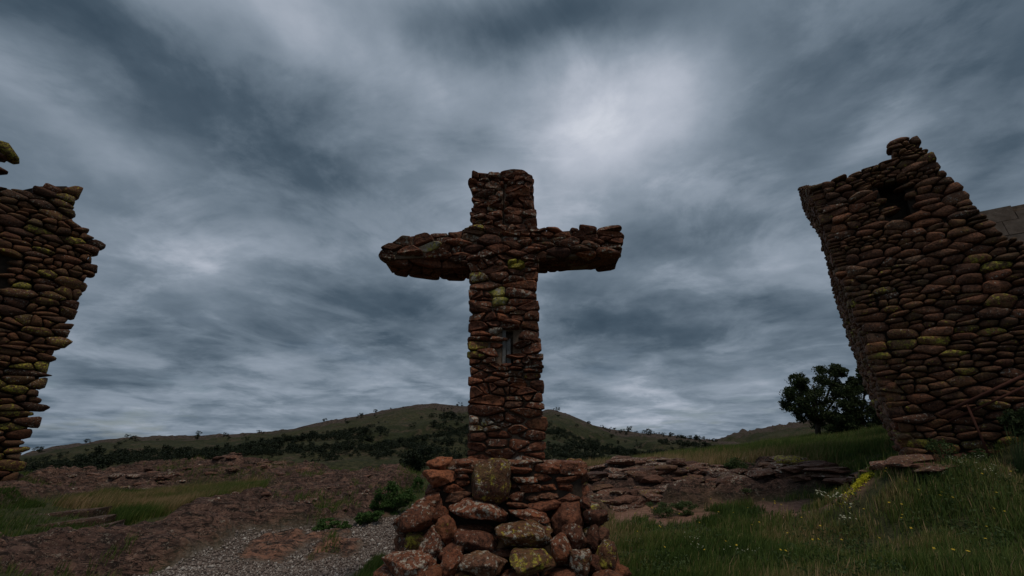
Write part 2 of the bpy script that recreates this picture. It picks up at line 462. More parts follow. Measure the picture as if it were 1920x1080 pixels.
xs = np.arange(-26, 26.01, 0.07); ys = np.concatenate([np.arange(-10, 3, 0.3), np.arange(3, 20, 0.055), np.arange(20, 52, 0.25)])
X, Y = np.meshgrid(xs, ys)
wx = X + (fbm(X * 1.1, Y * 1.1, 4, 3) - .5) * 1.3
wy = Y + (fbm(X * 1.1, Y * 1.1, 4, 9) - .5) * 1.6
rock = (inside(wx, wy, PR1) | inside(wx, wy, PR2) | inside(wx, wy, PR4)).astype(float)
gravel = inside(wx, wy, PGV).astype(float)
r3 = (inside(wx, wy, PR3) & (fbm(X * 3.2, Y * 3.2, 4, 191) > .44)).astype(float)
soil = (inside(wx, wy, PSO) & (fbm(X * .9, Y * .9, 4, 201) > .50)).astype(float)
def blur(a, k):
    for _ in range(k):
        a = (a + np.roll(a, 1, 0) + np.roll(a, -1, 0) + np.roll(a, 1, 1) + np.roll(a, -1, 1)) / 5
    return a
rock_s = blur(rock, 5)
gravel_s = np.clip(blur(gravel, 3) * (1 - rock_s) * (1 - blur(r3, 3)), 0, 1)
rockm = np.clip(rock_s + blur(r3, 3), 0, 1)
# tilted strata broken into ledges
rx = X * .97 + Y * .24; ry = -X * .24 + Y * .97
f1 = fbm(rx * .28 + wx * .05, ry * 1.15, 4, 21, 0.5)
f2 = fbm(rx * 1.6, ry * 4.2, 5, 41, 0.6)
q = f1 * 7.0 + f2 * 1.4
fr = q - np.floor(q)
terr = (np.floor(q) + np.clip(fr * 3.2 - 1.1, 0, 1)) / 7.0
relief = (terr - .5) * 0.95 + (f2 - .5) * 0.10 - np.clip(0.12 - np.abs(fbm(rx * 1.2, ry * 2.6, 3, 77) - .5), 0, 1) * 0.5 + .03
q2 = fbm(rx * .6 + f1 * 2, ry * 3.0 + f1, 4, 33, .5) * 8; fr2 = q2 - np.floor(q2)
relief += ((np.floor(q2) + np.clip(fr2 * 4 - 1.5, 0, 1)) / 8 - .5) * .26
cr = np.abs(fbm(rx * 1.5 + 9, ry * 1.1, 4, 88) - .5); cr2 = np.abs(fbm(rx * .9, ry * 4.0, 4, 99) - .5)
relief -= np.clip(.022 - cr, 0, 1) * 5 + np.clip(.03 - cr2, 0, 1) * 4.5
relief += (fbm(rx * 5, ry * 13, 3, 55) - .5) * 0.03
Z = H0(X, Y) + (fbm(X * .5, Y * .5, 3, 5) - .5) * 0.22 * sstep(Y, 3, 8) + (fbm(X * 4, Y * 4, 3, 6) - .5) * 0.05
Z += rock_s * relief * (0.75 + 0.02 * Y)
Z += blur(r3, 3) * ((fbm(X * 2.5, Y * 5, 4, 123) - .4) * 0.30 + .04)
Zg = Z
ny, nx = X.shape
ii = (np.arange(ny - 1)[:, None] * nx + np.arange(nx - 1)[None, :]).ravel()
quads = np.stack([ii, ii + 1, ii + nx + 1, ii + nx], 1)
gnd = np_mesh('ground', np.stack([X.ravel(), Y.ravel(), Z.ravel()], 1), [quads], M_ground,
              {'rock': rockm.ravel(), 'gravel': gravel_s.ravel(), 'soil': blur(soil, 4).ravel(), 'warm': np.clip(blur(r3, 6) + rock_s * blur(gravel, 22) * .7, 0, 1).ravel()}, smooth=True)
tag(gnd, kind='structure')
def HG(x, y):
    x = np.asarray(x, float); y = np.asarray(y, float)
    fx = np.clip((x - xs[0]) / (xs[1] - xs[0]), 0, nx - 1.001); ix = fx.astype(int); fx = fx - ix
    iy = np.clip(np.searchsorted(ys, y) - 1, 0, ny - 2); fy = np.clip((y - ys[iy]) / (ys[iy + 1] - ys[iy]), 0, 1)
    return (Zg[iy, ix] * (1 - fx) + Zg[iy, ix + 1] * fx) * (1 - fy) + (Zg[iy + 1, ix] * (1 - fx) + Zg[iy + 1, ix + 1] * fx) * fy
def GA(arr, x, y):
    ix = np.clip(((x - xs[0]) / (xs[1] - xs[0])).astype(int), 0, nx - 1); iy = np.clip(np.searchsorted(ys, y), 0, ny - 1)
    return arr[iy, ix]
def gz(x, y): return float(HG(np.array([x]), np.array([y]))[0])

# far sheet: valley floor out to the horizon
na = 180
rad = np.concatenate([[12, 30, 50, 58, 70, 100, 150], np.geomspace(220, 9000, 22)])
aa = np.linspace(-math.pi, math.pi, na, endpoint=False)
RR, AA = np.meshgrid(rad, aa, indexing='ij')
fx_, fy_ = RR * np.sin(AA), RR * np.cos(AA)
zf = np.where(RR < 55, np.minimum(H0(fx_, fy_), -3) - 2.0 - 4 * (RR < 40), 0)
zfar = -7.5 + (fbm(fx_ * .01, fy_ * .01, 3, 2) - .5) * 5 * (RR > 90) + sstep(-fy_, -5, 60) * 5
zf = np.where(RR < 55, np.minimum(zf, zfar - 1), zfar)
fv = np.stack([fx_.ravel(), fy_.ravel(), zf.ravel()], 1)
ii = [(i * na + j, i * na + (j + 1) % na, (i + 1) * na + (j + 1) % na, (i + 1) * na + j) for i in range(len(rad) - 1) for j in range(na)]
far = np_mesh('valley_floor', fv, [np.array(ii)], M_hill, {'rocky': np.zeros(len(fv))}, smooth=True)
tag(far, kind='structure')

# mountains
def hill(name, sky_pts, r0, r1, z0, seed, rough, nr=150, nazi=420, back=1.5, prof=1.15):
    px = np.array([p[0] for p in sky_pts]); el = []
    az = []
    for p in sky_pts:
        d = ray(*p); az.append(math.atan2(d.x, d.y)); el.append(d.z / math.hypot(d.x, d.y))
    az = np.array(az); el = np.array(el)
    a = np.linspace(az[0], az[-1], nazi)
    E = np.interp(a, az, el)
    tt = np.concatenate([np.linspace(0, 1, nr), 1 + np.linspace(0.02, back - 1, 30)])
    T, A_ = np.meshgrid(tt, a, indexing='ij')
    Eg = np.interp(A_, az, el)
    rr = r0 + (r1 - r0) * T
    top = 1.5 + Eg * r1
    z = z0 + (top - z0) * np.clip(T, 0, 1) ** prof
    z = np.where(T > 1, top - (T - 1) * (r1 - r0) * 0.45, z)
    x = rr * np.sin(A_); y = rr * np.cos(A_)
    env = np.sin(np.clip(T, 0, 1) * math.pi) * 0.8 + 0.12
    z += (fbm(x * .018, y * .018, 5, seed) - .5) * (top - z0) * .34 * env
    z -= np.clip(.1 - np.abs(fbm(x * .016 + 5, y * .010, 3, seed + 3) - .5), 0, 1) * 60 * env
    z += (fbm(x * .05, y * .05, 5, seed + 5, .6) - .5) * rough * 2.2 * (0.35 + .65 * T.clip(0, 1))
    k = fbm(x * .11, y * .11, 4, seed + 8, .6)
    z += np.clip(k - .52, 0, 1) * rough * 5 * sstep(T, .7, .95)
    rocky = sstep(T, .62, 1.0) * 0.55 + .05
    n2 = T.shape[1]
    ii = (np.arange(T.shape[0] - 1)[:, None] * n2 + np.arange(n2 - 1)[None, :]).ravel()
    o = np_mesh(name, np.stack([x.ravel(), y.ravel(), z.ravel()], 1), [np.stack([ii, ii + 1, ii + n2 + 1, ii + n2], 1)], M_hill, {'rocky': rocky.ravel()}, smooth=True)
    tag(o, kind='structure')
    def hz(a_, t_):
        i = int(round(t_ * (nr - 1))); j = int(round((a_ - a[0]) / (a[-1] - a[0]) * (nazi - 1)))
        return Vector((x[i, j], y[i, j], z[i, j]))
    return hz, az[0], az[-1]
SK = [(-700, 880), (-300, 868), (40, 852), (100, 841), (200, 824), (250, 819), (330, 818), (430, 814), (550, 804), (620, 790), (700, 774), (760, 761), (815, 755),
      (870, 760), (960, 768), (1040, 770), (1070, 778), (1110, 795), (1160, 806), (1250, 816), (1340, 826), (1450, 836), (1600, 846), (1900, 868)]
hz1, a0, a1 = hill('mountain', SK, 95, 420, -9, 3, 1.0)
SK2 = [(1200, 862), (1330, 830), (1380, 812), (1450, 798), (1500, 790), (1560, 789), (1640, 800), (1800, 830), (2100, 860)]
hz2, b0, b1 = hill('far_hill', SK2, 430, 900, -10, 13, 3.5, nr=70, nazi=160)

# ------------------------------------------------------------------ masonry
def clip_half(poly, a, b, c):
    """keep a*x+b*y<=c"""
    out = []
    n = len(poly)
    for i in range(n):
        p = poly[i]; q = poly[(i + 1) % n]
        dp = a * p[0] + b * p[1] - c; dq = a * q[0] + b * q[1] - c
        if dp <= 0: out.append(p)
        if (dp < 0 < dq) or (dq < 0 < dp):
            t = dp / (dp - dq)
            out.append((p[0] + (q[0] - p[0]) * t, p[1] + (q[1] - p[1]) * t))
    return out
def area(poly):
    return 0.5 * sum(poly[i][0] * poly[(i + 1) % len(poly)][1] - poly[(i + 1) % len(poly)][0] * poly[i][1] for i in range(len(poly)))
def centroid(poly):
    A = area(poly)
    if abs(A) < 1e-9: return (sum(p[0] for p in poly) / len(poly), sum(p[1] for p in poly) / len(poly))
    cx = cy = 0
    for i in range(len(poly)):
        x0, y0 = poly[i]; x1, y1 = poly[(i + 1) % len(poly)]
        k = x0 * y1 - x1 * y0
        cx += (x0 + x1) * k; cy += (y0 + y1) * k
    return cx / (6 * A), cy / (6 * A)
def pip(x, y, poly):
    r = False
    for i in range(len(poly)):
        x1, y1 = poly[i]; x2, y2 = poly[(i + 1) % len(poly)]
        if (y1 > y) != (y2 > y) and x < (x2 - x1) * (y - y1) / (y2 - y1) + x1: r = not r
    return r
def simplify(poly, eps):
    out = []
    for p in poly:
        if not out or math.hypot(p[0] - out[-1][0], p[1] - out[-1][1]) > eps: out.append(p)
    while len(out) > 3 and math.hypot(out[0][0] - out[-1][0], out[0][1] - out[-1][1]) <= eps: out.pop()
    return out
def chaikin(poly, k=0.25):
    out = []
    n = len(poly)
    for i in range(n):
        p, q = poly[i], poly[(i + 1) % n]
        out.append((p[0] + (q[0] - p[0]) * k, p[1] + (q[1] - p[1]) * k)); out.append((p[0] + (q[0] - p[0]) * (1 - k), p[1] + (q[1] - p[1]) * (1 - k)))
    return out

def cells(outline, rnd, wr, hr, big=0.08, aniso=2.0, jitter=0.3, holes=(), splits=(), tilt=0.0, vs_=None):
    if area(outline) < 0: outline = outline[::-1]
    us = [p[0] for p in outline]; vs = [p[1] for p in outline]
    hol2 = []
    for ho in holes:
        cu = sum(p[0] for p in ho) / len(ho); cv = sum(p[1] for p in ho) / len(ho)
        hol2.append([(cu + (p[0] - cu) * 1.02, cv + (p[1] - cv) * 1.0) for p in ho])
    pts = []
    v = min(vs)
    while v < max(vs) + hr[1]:
        kv = vs_(v) if vs_ else 1.0
        h = rnd.uniform(*hr) * kv
        u = min(us) - rnd.random() * wr[1]
        while u < max(us) + wr[1]:
            wd = rnd.uniform(*wr) * kv * (0.7 + 0.6 * (h / kv - hr[0]) / (hr[1] - hr[0] + 1e-6)) * (.5 if rnd.random() < .14 else 1)
            p = (u + wd / 2, v + h / 2 + rnd.uniform(-jitter, jitter) * h + tilt * (u - min(us)))
            if pip(p[0], p[1], outline) and not any(pip(p[0], p[1], ho) for ho in hol2): pts.append(p)
            u += wd
        v += h
    rnd.shuffle(pts)
    keep = []; bigs = []
    nb = int(len(pts) * big)
    for i, p in enumerate(pts):
        if any(((p[0] - b[0]) / (wr[1] * 1.0)) ** 2 + ((p[1] - b[1]) / (hr[1] * 1.05)) ** 2 < 1 for b in bigs): continue
        keep.append(p)
        if i < nb: bigs.append(p)
    nreal = len(keep)
    for ho in holes:
        cu = sum(p[0] for p in ho) / len(ho); cv = sum(p[1] for p in ho) / len(ho)
        h_ = max(p[1] for p in ho) - min(p[1] for p in ho)
        keep += [(cu, cv)]
        for i_ in range(len(ho)):
            p, q_ = ho[i_], ho[(i_ + 1) % len(ho)]
            for f_ in (0, .33, .66): keep.append((cu + (p[0] + (q_[0] - p[0]) * f_ - cu) * .84, cv + (p[1] + (q_[1] - p[1]) * f_ - cv) * .84))
    arr = np.array(keep); sarr = arr * np.array([1, aniso])
    res = []
    for i in range(nreal):
        d = ((sarr - sarr[i]) ** 2).sum(1)
        nb_ = np.argsort(d)[1:22]
        poly = [(p[0], p[1] * aniso) for p in outline]
        for j in nb_:
            a, b = sarr[j][0] - sarr[i][0], sarr[j][1] - sarr[i][1]
            c = (sarr[j][0] ** 2 + sarr[j][1] ** 2 - sarr[i][0] ** 2 - sarr[i][1] ** 2) / 2
            poly = clip_half(poly, a, b, c)
            if len(poly) < 3: break
        if len(poly) < 3: continue
        poly = [(p[0], p[1] / aniso) for p in poly]
        for (u0, vmin, vmax, hw) in splits:
            cc = centroid(poly)
            if vmin < cc[1] < vmax:
                poly = clip_half(poly, 1, 0, u0 - hw) if cc[0] < u0 else clip_half(poly, -1, 0, -(u0 + hw))
                if len(poly) < 3: break
        if len(poly) < 3 or abs(area(poly)) < wr[0] * hr[0] * 0.12: continue
        pu = [p[0] for p in poly]; pv = [p[1] for p in poly]
        if abs(area(poly)) < .42 * (max(pu) - min(pu)) * (max(pv) - min(pv)): continue
        res.append(poly)
    return res, outline

def stone_geom(poly, O, U, V, N, rnd, gap, bulge, depth, rounded, out0, outline, jut, tilt, rough, chip=0.0):
    c = centroid(poly)
    jo = rnd.uniform(-0.3, 1.0) * jut
    pts = []
    n = len(outline)
    for p in poly:
        du = dv = 0
        for i in range(n):
            a, b = outline[i], outline[(i + 1) % n]
            ex, ey = b[0] - a[0], b[1] - a[1]
            L = math.hypot(ex, ey)
            if L < 1e-6: continue
            t = ((p[0] - a[0]) * ex + (p[1] - a[1]) * ey) / (L * L)
            if -0.02 < t < 1.02 and abs((p[0] - a[0]) * ey - (p[1] - a[1]) * ex) / L < 1e-4:
                du += ey / L * jo; dv += -ex / L * jo * 0.5
        pts.append((p[0] + du, p[1] + dv))
    uu = [p[0] for p in pts]; vv = [p[1] for p in pts]
    wdt = max(uu) - min(uu); hgt = max(vv) - min(vv)
    pts = simplify(pts, 0.12 * min(wdt, hgt))
    if len(pts) < 3: return None
    for k in range(rounded): pts = chaikin(pts, (0.22 if rounded > 1 else .15) if k == 0 else 0.25)
    if len(pts) > 18: pts = pts[::2]
    c = centroid(pts)
    if rounded >= 2:
        u0_, u1_ = min(p[0] for p in pts), max(p[0] for p in pts); v0_, v1_ = min(p[1] for p in pts), max(p[1] for p in pts)
        mu, mv, hu, hv = (u0_ + u1_) / 2, (v0_ + v1_) / 2, (u1_ - u0_) / 2, (v1_ - v0_) / 2
        np_ = []
        kb = rnd.uniform(.0, .40)
        for p in pts:
            a_, b_ = (p[0] - mu) / hu, (p[1] - mv) / hv
            e_ = (abs(a_) ** 3 + abs(b_) ** 3 + 1e-9) ** (1 / 3)
            f_ = 1 + (0.90 / e_ - 1) * kb if e_ < .9 else 1 + (0.93 / e_ - 1) * kb * .5
            np_.append((mu + (p[0] - mu) * f_, mv + (p[1] - mv) * f_))
        pts = np_; c = centroid(pts)
    sx = max(0.5, 1 - gap * 2 / wdt); sy = max(0.5, 1 - gap * 2 / hgt)
    tu, tv = rnd.uniform(-tilt, tilt), rnd.uniform(-tilt * 0.5, tilt)
    bz = bulge * rnd.uniform(0.6, 1.25); o0 = out0 + rnd.uniform(-0.5, 0.5) * bulge * 0.8
    if rounded >= 2: rings = [(0.72, -depth), (0.95, -depth * .45), (1.0, -bz * .15), (0.93, bz * .45), (0.74, bz * .82), (0.40, bz)]
    else: rings = [(0.85, -depth), (1.0, -depth * .4), (1.0, 0.0), (0.94, bz * .62), (0.80, bz * .92)]
    m = len(pts)
    verts = []; faces = []
    sd_ = rnd.uniform(0, 100)
    for s, nz in rings:
        for p in pts:
            x = c[0] + (p[0] - c[0]) * s * sx; y = c[1] + (p[1] - c[1]) * s * sy
            lz = nz + (o0 + (p[0] - c[0]) * s * tu + (p[1] - c[1]) * s * tv if nz > -depth * .9 else o0)
            q = Vector((x * 6 + sd_, y * 11, nz * 6))
            d = mnoise.noise_vector(q) * rough
            verts.append(O + U * (x + d.x) + V * (y + d.y * .6) + N * (lz + d.z * (1.0 if nz > -depth * .5 else 0)))
    verts.append(O + U * c[0] + V * c[1] + N * (o0 + rings[-1][1] * 1.03 + rnd.uniform(-chip, chip)))
    for r in range(len(rings) - 1):
        for i in range(m):
            j = (i + 1) % m
            faces.append((r * m + i, r * m + j, (r + 1) * m + j, (r + 1) * m + i))
    r = len(rings) - 1
    for i in range(m): faces.append((r * m + i, r * m + (i + 1) % m, len(verts) - 1))
    faces.append(tuple(reversed(range(m))))
    cen = O + U * c[0] + V * c[1]
    return verts, faces, cen, abs(area(pts))

def add_stones(name, geoms, mat, parent, color_fn, smooth, limit=292, stuff_name='small_stone'):
    geoms = [q for q in geoms if q]
    geoms.sort(key=lambda q: -q[4] if len(q) > 4 else -q[3])
    for q in geoms[:limit]:
        o = mesh_obj(name, q[0], q[1], mat, parent, smooth, loc=q[2])
        o.color = color_fn(q[2])
    rest = geoms[limit:]
    if rest:
        V_, F_ = [], []
        for q in rest:
            b = len(V_); V_ += q[0]; F_ += [tuple(i + b for i in f) for f in q[1]]
        o = mesh_obj(stuff_name, V_, F_, mat, parent, smooth)
        o.color = (.45, .25, .12, 1); o['kind'] = 'stuff'

def prism(poly2, O, U, V, N, depth_vec, inset_n):
    """front polygon moved inwards by inset_n, extruded along depth_vec"""
    m = len(poly2)
    f = [O + U * p[0] + V * p[1] - N * inset_n for p in poly2]
    b = [p + depth_vec for p in f]
    faces = [tuple(range(m)), tuple(reversed(range(m, 2 * m)))] + [(j, i, i + m, j + m) for i, j in ((i, (i + 1) % m) for i in range(m))]
    return f + b, faces
def shrink(poly, d):
    """inset each vertex along its averaged edge normals"""
    if area(poly) < 0: poly = poly[::-1]
    n = len(poly); out = []
    for i in range(n):
        a, b, c = poly[i - 1], poly[i], poly[(i + 1) % n]
        e1 = Vector((b[0] - a[0], b[1] - a[1])).normalized(); e2 = Vector((c[0] - b[0], c[1] - b[1])).normalized()
        n1 = Vector((-e1.y, e1.x)); n2 = Vector((-e2.y, e2.x)); s = (n1 + n2)
        if s.length < .1: s = n1
        s.normalize(); k = d / max(.5, s.dot(n1))
        out.append((b[0] + s.x * k, b[1] + s.y * k))
    return out

ZUP = Vector((0, 0, 1))
# ============================================================ THE CROSS
rnd = random.Random(11)
YC = 4.5; DC = 0.45
cross_root = empty('stone_cross', (-0.05, YC + DC / 2, 1.47))
tag(cross_root, 'tall rust red fieldstone cross with short arms standing on a boulder plinth', 'cross')
CO = [(876, 866), (880, 760), (880, 640), (882, 560), (881, 500), (840, 484), (780, 486), (713, 488), (712, 478), (718, 468), (736, 454), (754, 443), (800, 440), (850, 437), (884, 428),
      (885, 395), (887, 370), (884, 345), (886, 325), (925, 328), (960, 322), (985, 322), (1001, 330), (1000, 345), (992, 354), (991, 378), (1000, 398), (1006, 424), (1012, 432), (1050, 429),
      (1090, 426), (1140, 427), (1160, 432), (1168, 444), (1166, 466), (1167, 478), (1100, 482), (1006, 486), (1007, 560), (1012, 640), (1017, 720), (1021, 800), (1024, 866)]
O = Vector((0, YC, 0)); U = Vector((1, 0, 0)); N = Vector((0, -1, 0))
cpoly = [(at_y(x, y, YC).x, at_y(x, y, YC).z) for x, y in CO]
cpoly = cpoly[::-1]
if area(cpoly) < 0: cpoly = cpoly[::-1]
P2 = lambda x, y: (at_y(x, y, YC).x, at_y(x, y, YC).z)
wood_hole = [P2(941, 620), P2(959, 622), P2(961, 682), P2(942, 682)]
gx, gz1 = P2(944, 425); gz2 = P2(944, 340)[1]
cc, col_ = cells(cpoly, rnd, (.10, .27), (.038, .070), big=0.13, aniso=2.3, jitter=0.4, holes=[wood_hole], splits=[(gx, gz1, gz2, .004)])
geoms = []
for p in cc:
    geoms.append(stone_geom(p, O, U, ZUP, N, rnd, .0065, .058, .10, 1, 0.0, col_, .034, .42, .020, .02))
lich = [(798, 466, 26, .9, 1.9), (968, 495, 18, 2.0, .2), (930, 560, 22, 1.3, 1.6), (916, 625, 22, .2, 1.0), (905, 512, 24, .7, .7), (798, 476, 20, .6, .8), (1004, 621, 14, .9, .2), (955, 757, 12, .9, .2),
        (908, 792, 26, .45, .9), (952, 420, 16, .4, .9), (920, 402, 16, .5, .8), (900, 427, 18, .7, .6), (888, 774, 20, .1, 1.0), (960, 555, 14, .1, .5), (893, 658, 14, .8, .3)]
def cross_col(cen):
    y_, b_ = rnd.uniform(-.5, .25), rnd.uniform(0, .75)
    for (lx, ly, lr, yy, bb) in lich:
        q = P2(lx, ly)
        if math.hypot(cen.x - q[0], cen.z - q[1]) < lr * 6.0 / F * .55: y_, b_ = yy, bb
    return (rnd.uniform(.25, .85), max(0, y_), b_, 1)
cross_front = [q for q in geoms if q]
# sides and undersides: every edge of the outline turned back into the depth
side = []
m = len(col_)
for i in range(m):
    a, b = col_[i], col_[(i + 1) % m]
    pass
def side_face(p, q, wr, hr, under=False, gap=.006, bulge=.035):
    """a face running back from edge p->q of the front outline (outline is counter-clockwise: outside is on the right)"""
    e = Vector((q[0] - p[0], 0, q[1] - p[1])); L = e.length; e.normalize()
    n = Vector((e.z, 0, -e.x))
    Ob = Vector((p[0], YC + .04, p[1]))
    if abs(e.z) > abs(e.x):
        Uf = Vector((0, 1, 0)); Vf = e if e.z > 0 else -e
        ln = [(0, 0), (DC - .04, 0), (DC - .04, L), (0, L)]
        if e.z < 0: Ob = Vector((q[0], YC + .04, q[1]))
    else:
        Uf = e; Vf = Vector((0, 1, 0)); ln = [(0, 0), (L, 0), (L, DC - .04), (0, DC - .04)]
    r, ol = cells(ln, rnd, wr, hr, big=.1, aniso=2.0, jitter=.35)
    return [stone_geom(x, Ob, Uf, Vf, n, rnd, gap, bulge, .08, 1, -0.038, ol, .012, .2, .010, .01) for x in r]
groups = []
cur = [col_[0]]
pts_key = [P2(876, 866), P2(882, 560), P2(881, 500), P2(722, 492), P2(719, 478), P2(754, 439), P2(884, 424), P2(886, 325), P2(1001, 330), P2(1006, 424), P2(1012, 432), P2(1160, 432), P2(1168, 444), P2(1167, 478), P2(1006, 486), P2(1007, 560), P2(1024, 866)]
kk = pts_key if area(pts_key) > 0 else pts_key[::-1]
for i in range(len(kk)):
    a, b = kk[i], kk[(i + 1) % len(kk)]
    if math.hypot(a[0] - b[0], a[1] - b[1]) < .12 or (a[1] < 1.5 and b[1] < 1.5): continue
    side += side_face(a, b, (.16, .30), (.06, .11))
cross_front.sort(key=lambda q: -q[3])
add_stones('stone', cross_front, M_cross, cross_root, cross_col, False, limit=296)
V_, F_ = [], []
for q in side:
    if not q: continue
    b = len(V_); V_ += q[0]; F_ += [tuple(i + b for i in f) for f in q[1]]
o = mesh_obj('side_stones', V_, F_, M_cross, cross_root); o['kind'] = 'stuff'; o.color = (.4, 0, .2, 1)
# mortar core with a slot for the old boards
vs_, fs_ = prism(shrink(cpoly, .028), O, U, ZUP, N, Vector((0, DC - .03, 0)), 0.022)
core = mesh_obj('mortar', vs_, fs_, M_mortar, cross_root)
def cut(target, boxes):
    """really cut openings: (verts, faces) solids subtracted from the mesh"""
    for vs_, fs_ in boxes:
        k = mesh_obj('cutter', vs_, fs_, None)
        mo = target.modifiers.new('cut', 'BOOLEAN'); mo.operation = 'DIFFERENCE'; mo.solver = 'EXACT'; mo.object = k
        dg = bpy.context.evaluated_depsgraph_get(); dg.update()
        me = bpy.data.meshes.new_from_object(target.evaluated_get(dg))
        target.modifiers.clear(); target.data = me
        bpy.data.objects.remove(k)
h1, h2 = P2(941, 620), P2(962, 684)
def boxgeo(x0, x1, y0, y1, z0, z1):
    v = [Vector((x, y, z)) for x in (x0, x1) for y in (y0, y1) for z in (z0, z1)]
    return v, [(0, 1, 3, 2), (4, 6, 7, 5), (0, 4, 5, 1), (2, 3, 7, 6), (0, 2, 6, 4), (1, 5, 7, 3)]
def solid(vs, fs): return vs, fs
cut(core, [boxgeo(h1[0], h2[0], YC - .1, YC + .12, h2[1], h1[1]), boxgeo(gx - .008, gx + .008, YC - .1, YC + .08, gz1, gz2)])
def board(x0, x1, z0, z1, y, th, lean, seed):
    r_ = random.Random(seed); vs = []; fs = []
    n = 9
    for i in range(n):
        t = i / (n - 1); z = z0 + (z1 - z0) * t; sh = lean * t
        j = [r_.uniform(-.002, .002) for _ in range(4)]
        vs += [Vector((x0 + sh + j[0], y, z)), Vector((x1 + sh + j[1], y + j[2], z)), Vector((x1 + sh + j[1], y + th, z)), Vector((x0 + sh + j[0], y + th, z))]
    for i in range(n - 1):
        for k in range(4): fs.append((i * 4 + k, i * 4 + (k + 1) % 4, i * 4 + 4 + (k + 1) % 4, i * 4 + 4 + k))
    fs += [(3, 2, 1, 0), tuple(range(4 * n - 4, 4 * n))]
    return vs, fs
for (xa, xb, ya, yb, yy, ln_, sd_) in ((942, 949, 682, 619, YC + .015, -.004, 1), (950, 958, 683, 634, YC + .030, -.006, 2)):
    p, q = P2(xa, ya), P2(xb, yb)
    vs_, fs_ = board(p[0], q[0], p[1], q[1], yy, .035, ln_, sd_)
    mesh_obj('wooden_board', vs_, fs_, M_wood, cross_root)

# ============================================================ THE PLINTH
rnd = random.Random(23)
pl_root = empty('stone_plinth', (-0.05, 4.6, 0.1))
tag(pl_root, 'stacked boulder plinth with a flat capping course under the cross', 'plinth')
_ico = {}
def ico(sub):
    if sub not in _ico:
        bm = bmesh.new(); bmesh.ops.create_icosphere(bm, subdivisions=sub, radius=1)
        _ico[sub] = ([v.co.copy() for v in bm.verts], [tuple(v.index for v in f.verts) for f in bm.faces]); bm.free()
    return _ico[sub]
def boulder(c, sx, sy, sz, rot, rnd, boxy=2.8, cuts=7, rough=.10, sub=3, yaw=0.0, cmin=.72):
    vs, fs = ico(sub)
    planes = []
    for _ in range(cuts):
        n = Vector((rnd.gauss(0, 1), rnd.gauss(0, 1), rnd.gauss(0, 1))).normalized(); planes.append((n, rnd.uniform(cmin, .98)))
    off = Vector((rnd.uniform(0, 50), rnd.uniform(0, 50), rnd.uniform(0, 50)))
    M = Matrix.Rotation(yaw, 3, 'Z') @ Matrix.Rotation(rot, 3, 'Y')
    out = []
    for v in vs:
        k = (abs(v.x) ** boxy + abs(v.y) ** boxy + abs(v.z) ** boxy) ** (-1 / boxy)
        p = v * k
        for n, d in planes:
            e = p.dot(n) - d
            if e > 0: p = p - n * e * .97
        p = p * (1 + rough * (mnoise.noise(p * 1.6 + off) + .5 * mnoise.noise(p * 3.7 + off) + .30 * mnoise.noise(p * 8 + off) + (.22 * mnoise.noise(p * 17 + off) if sub > 3 else 0)))
        out.append(M @ Vector((p.x * sx, p.y * sy, p.z * sz)) + c)
    return out, fs
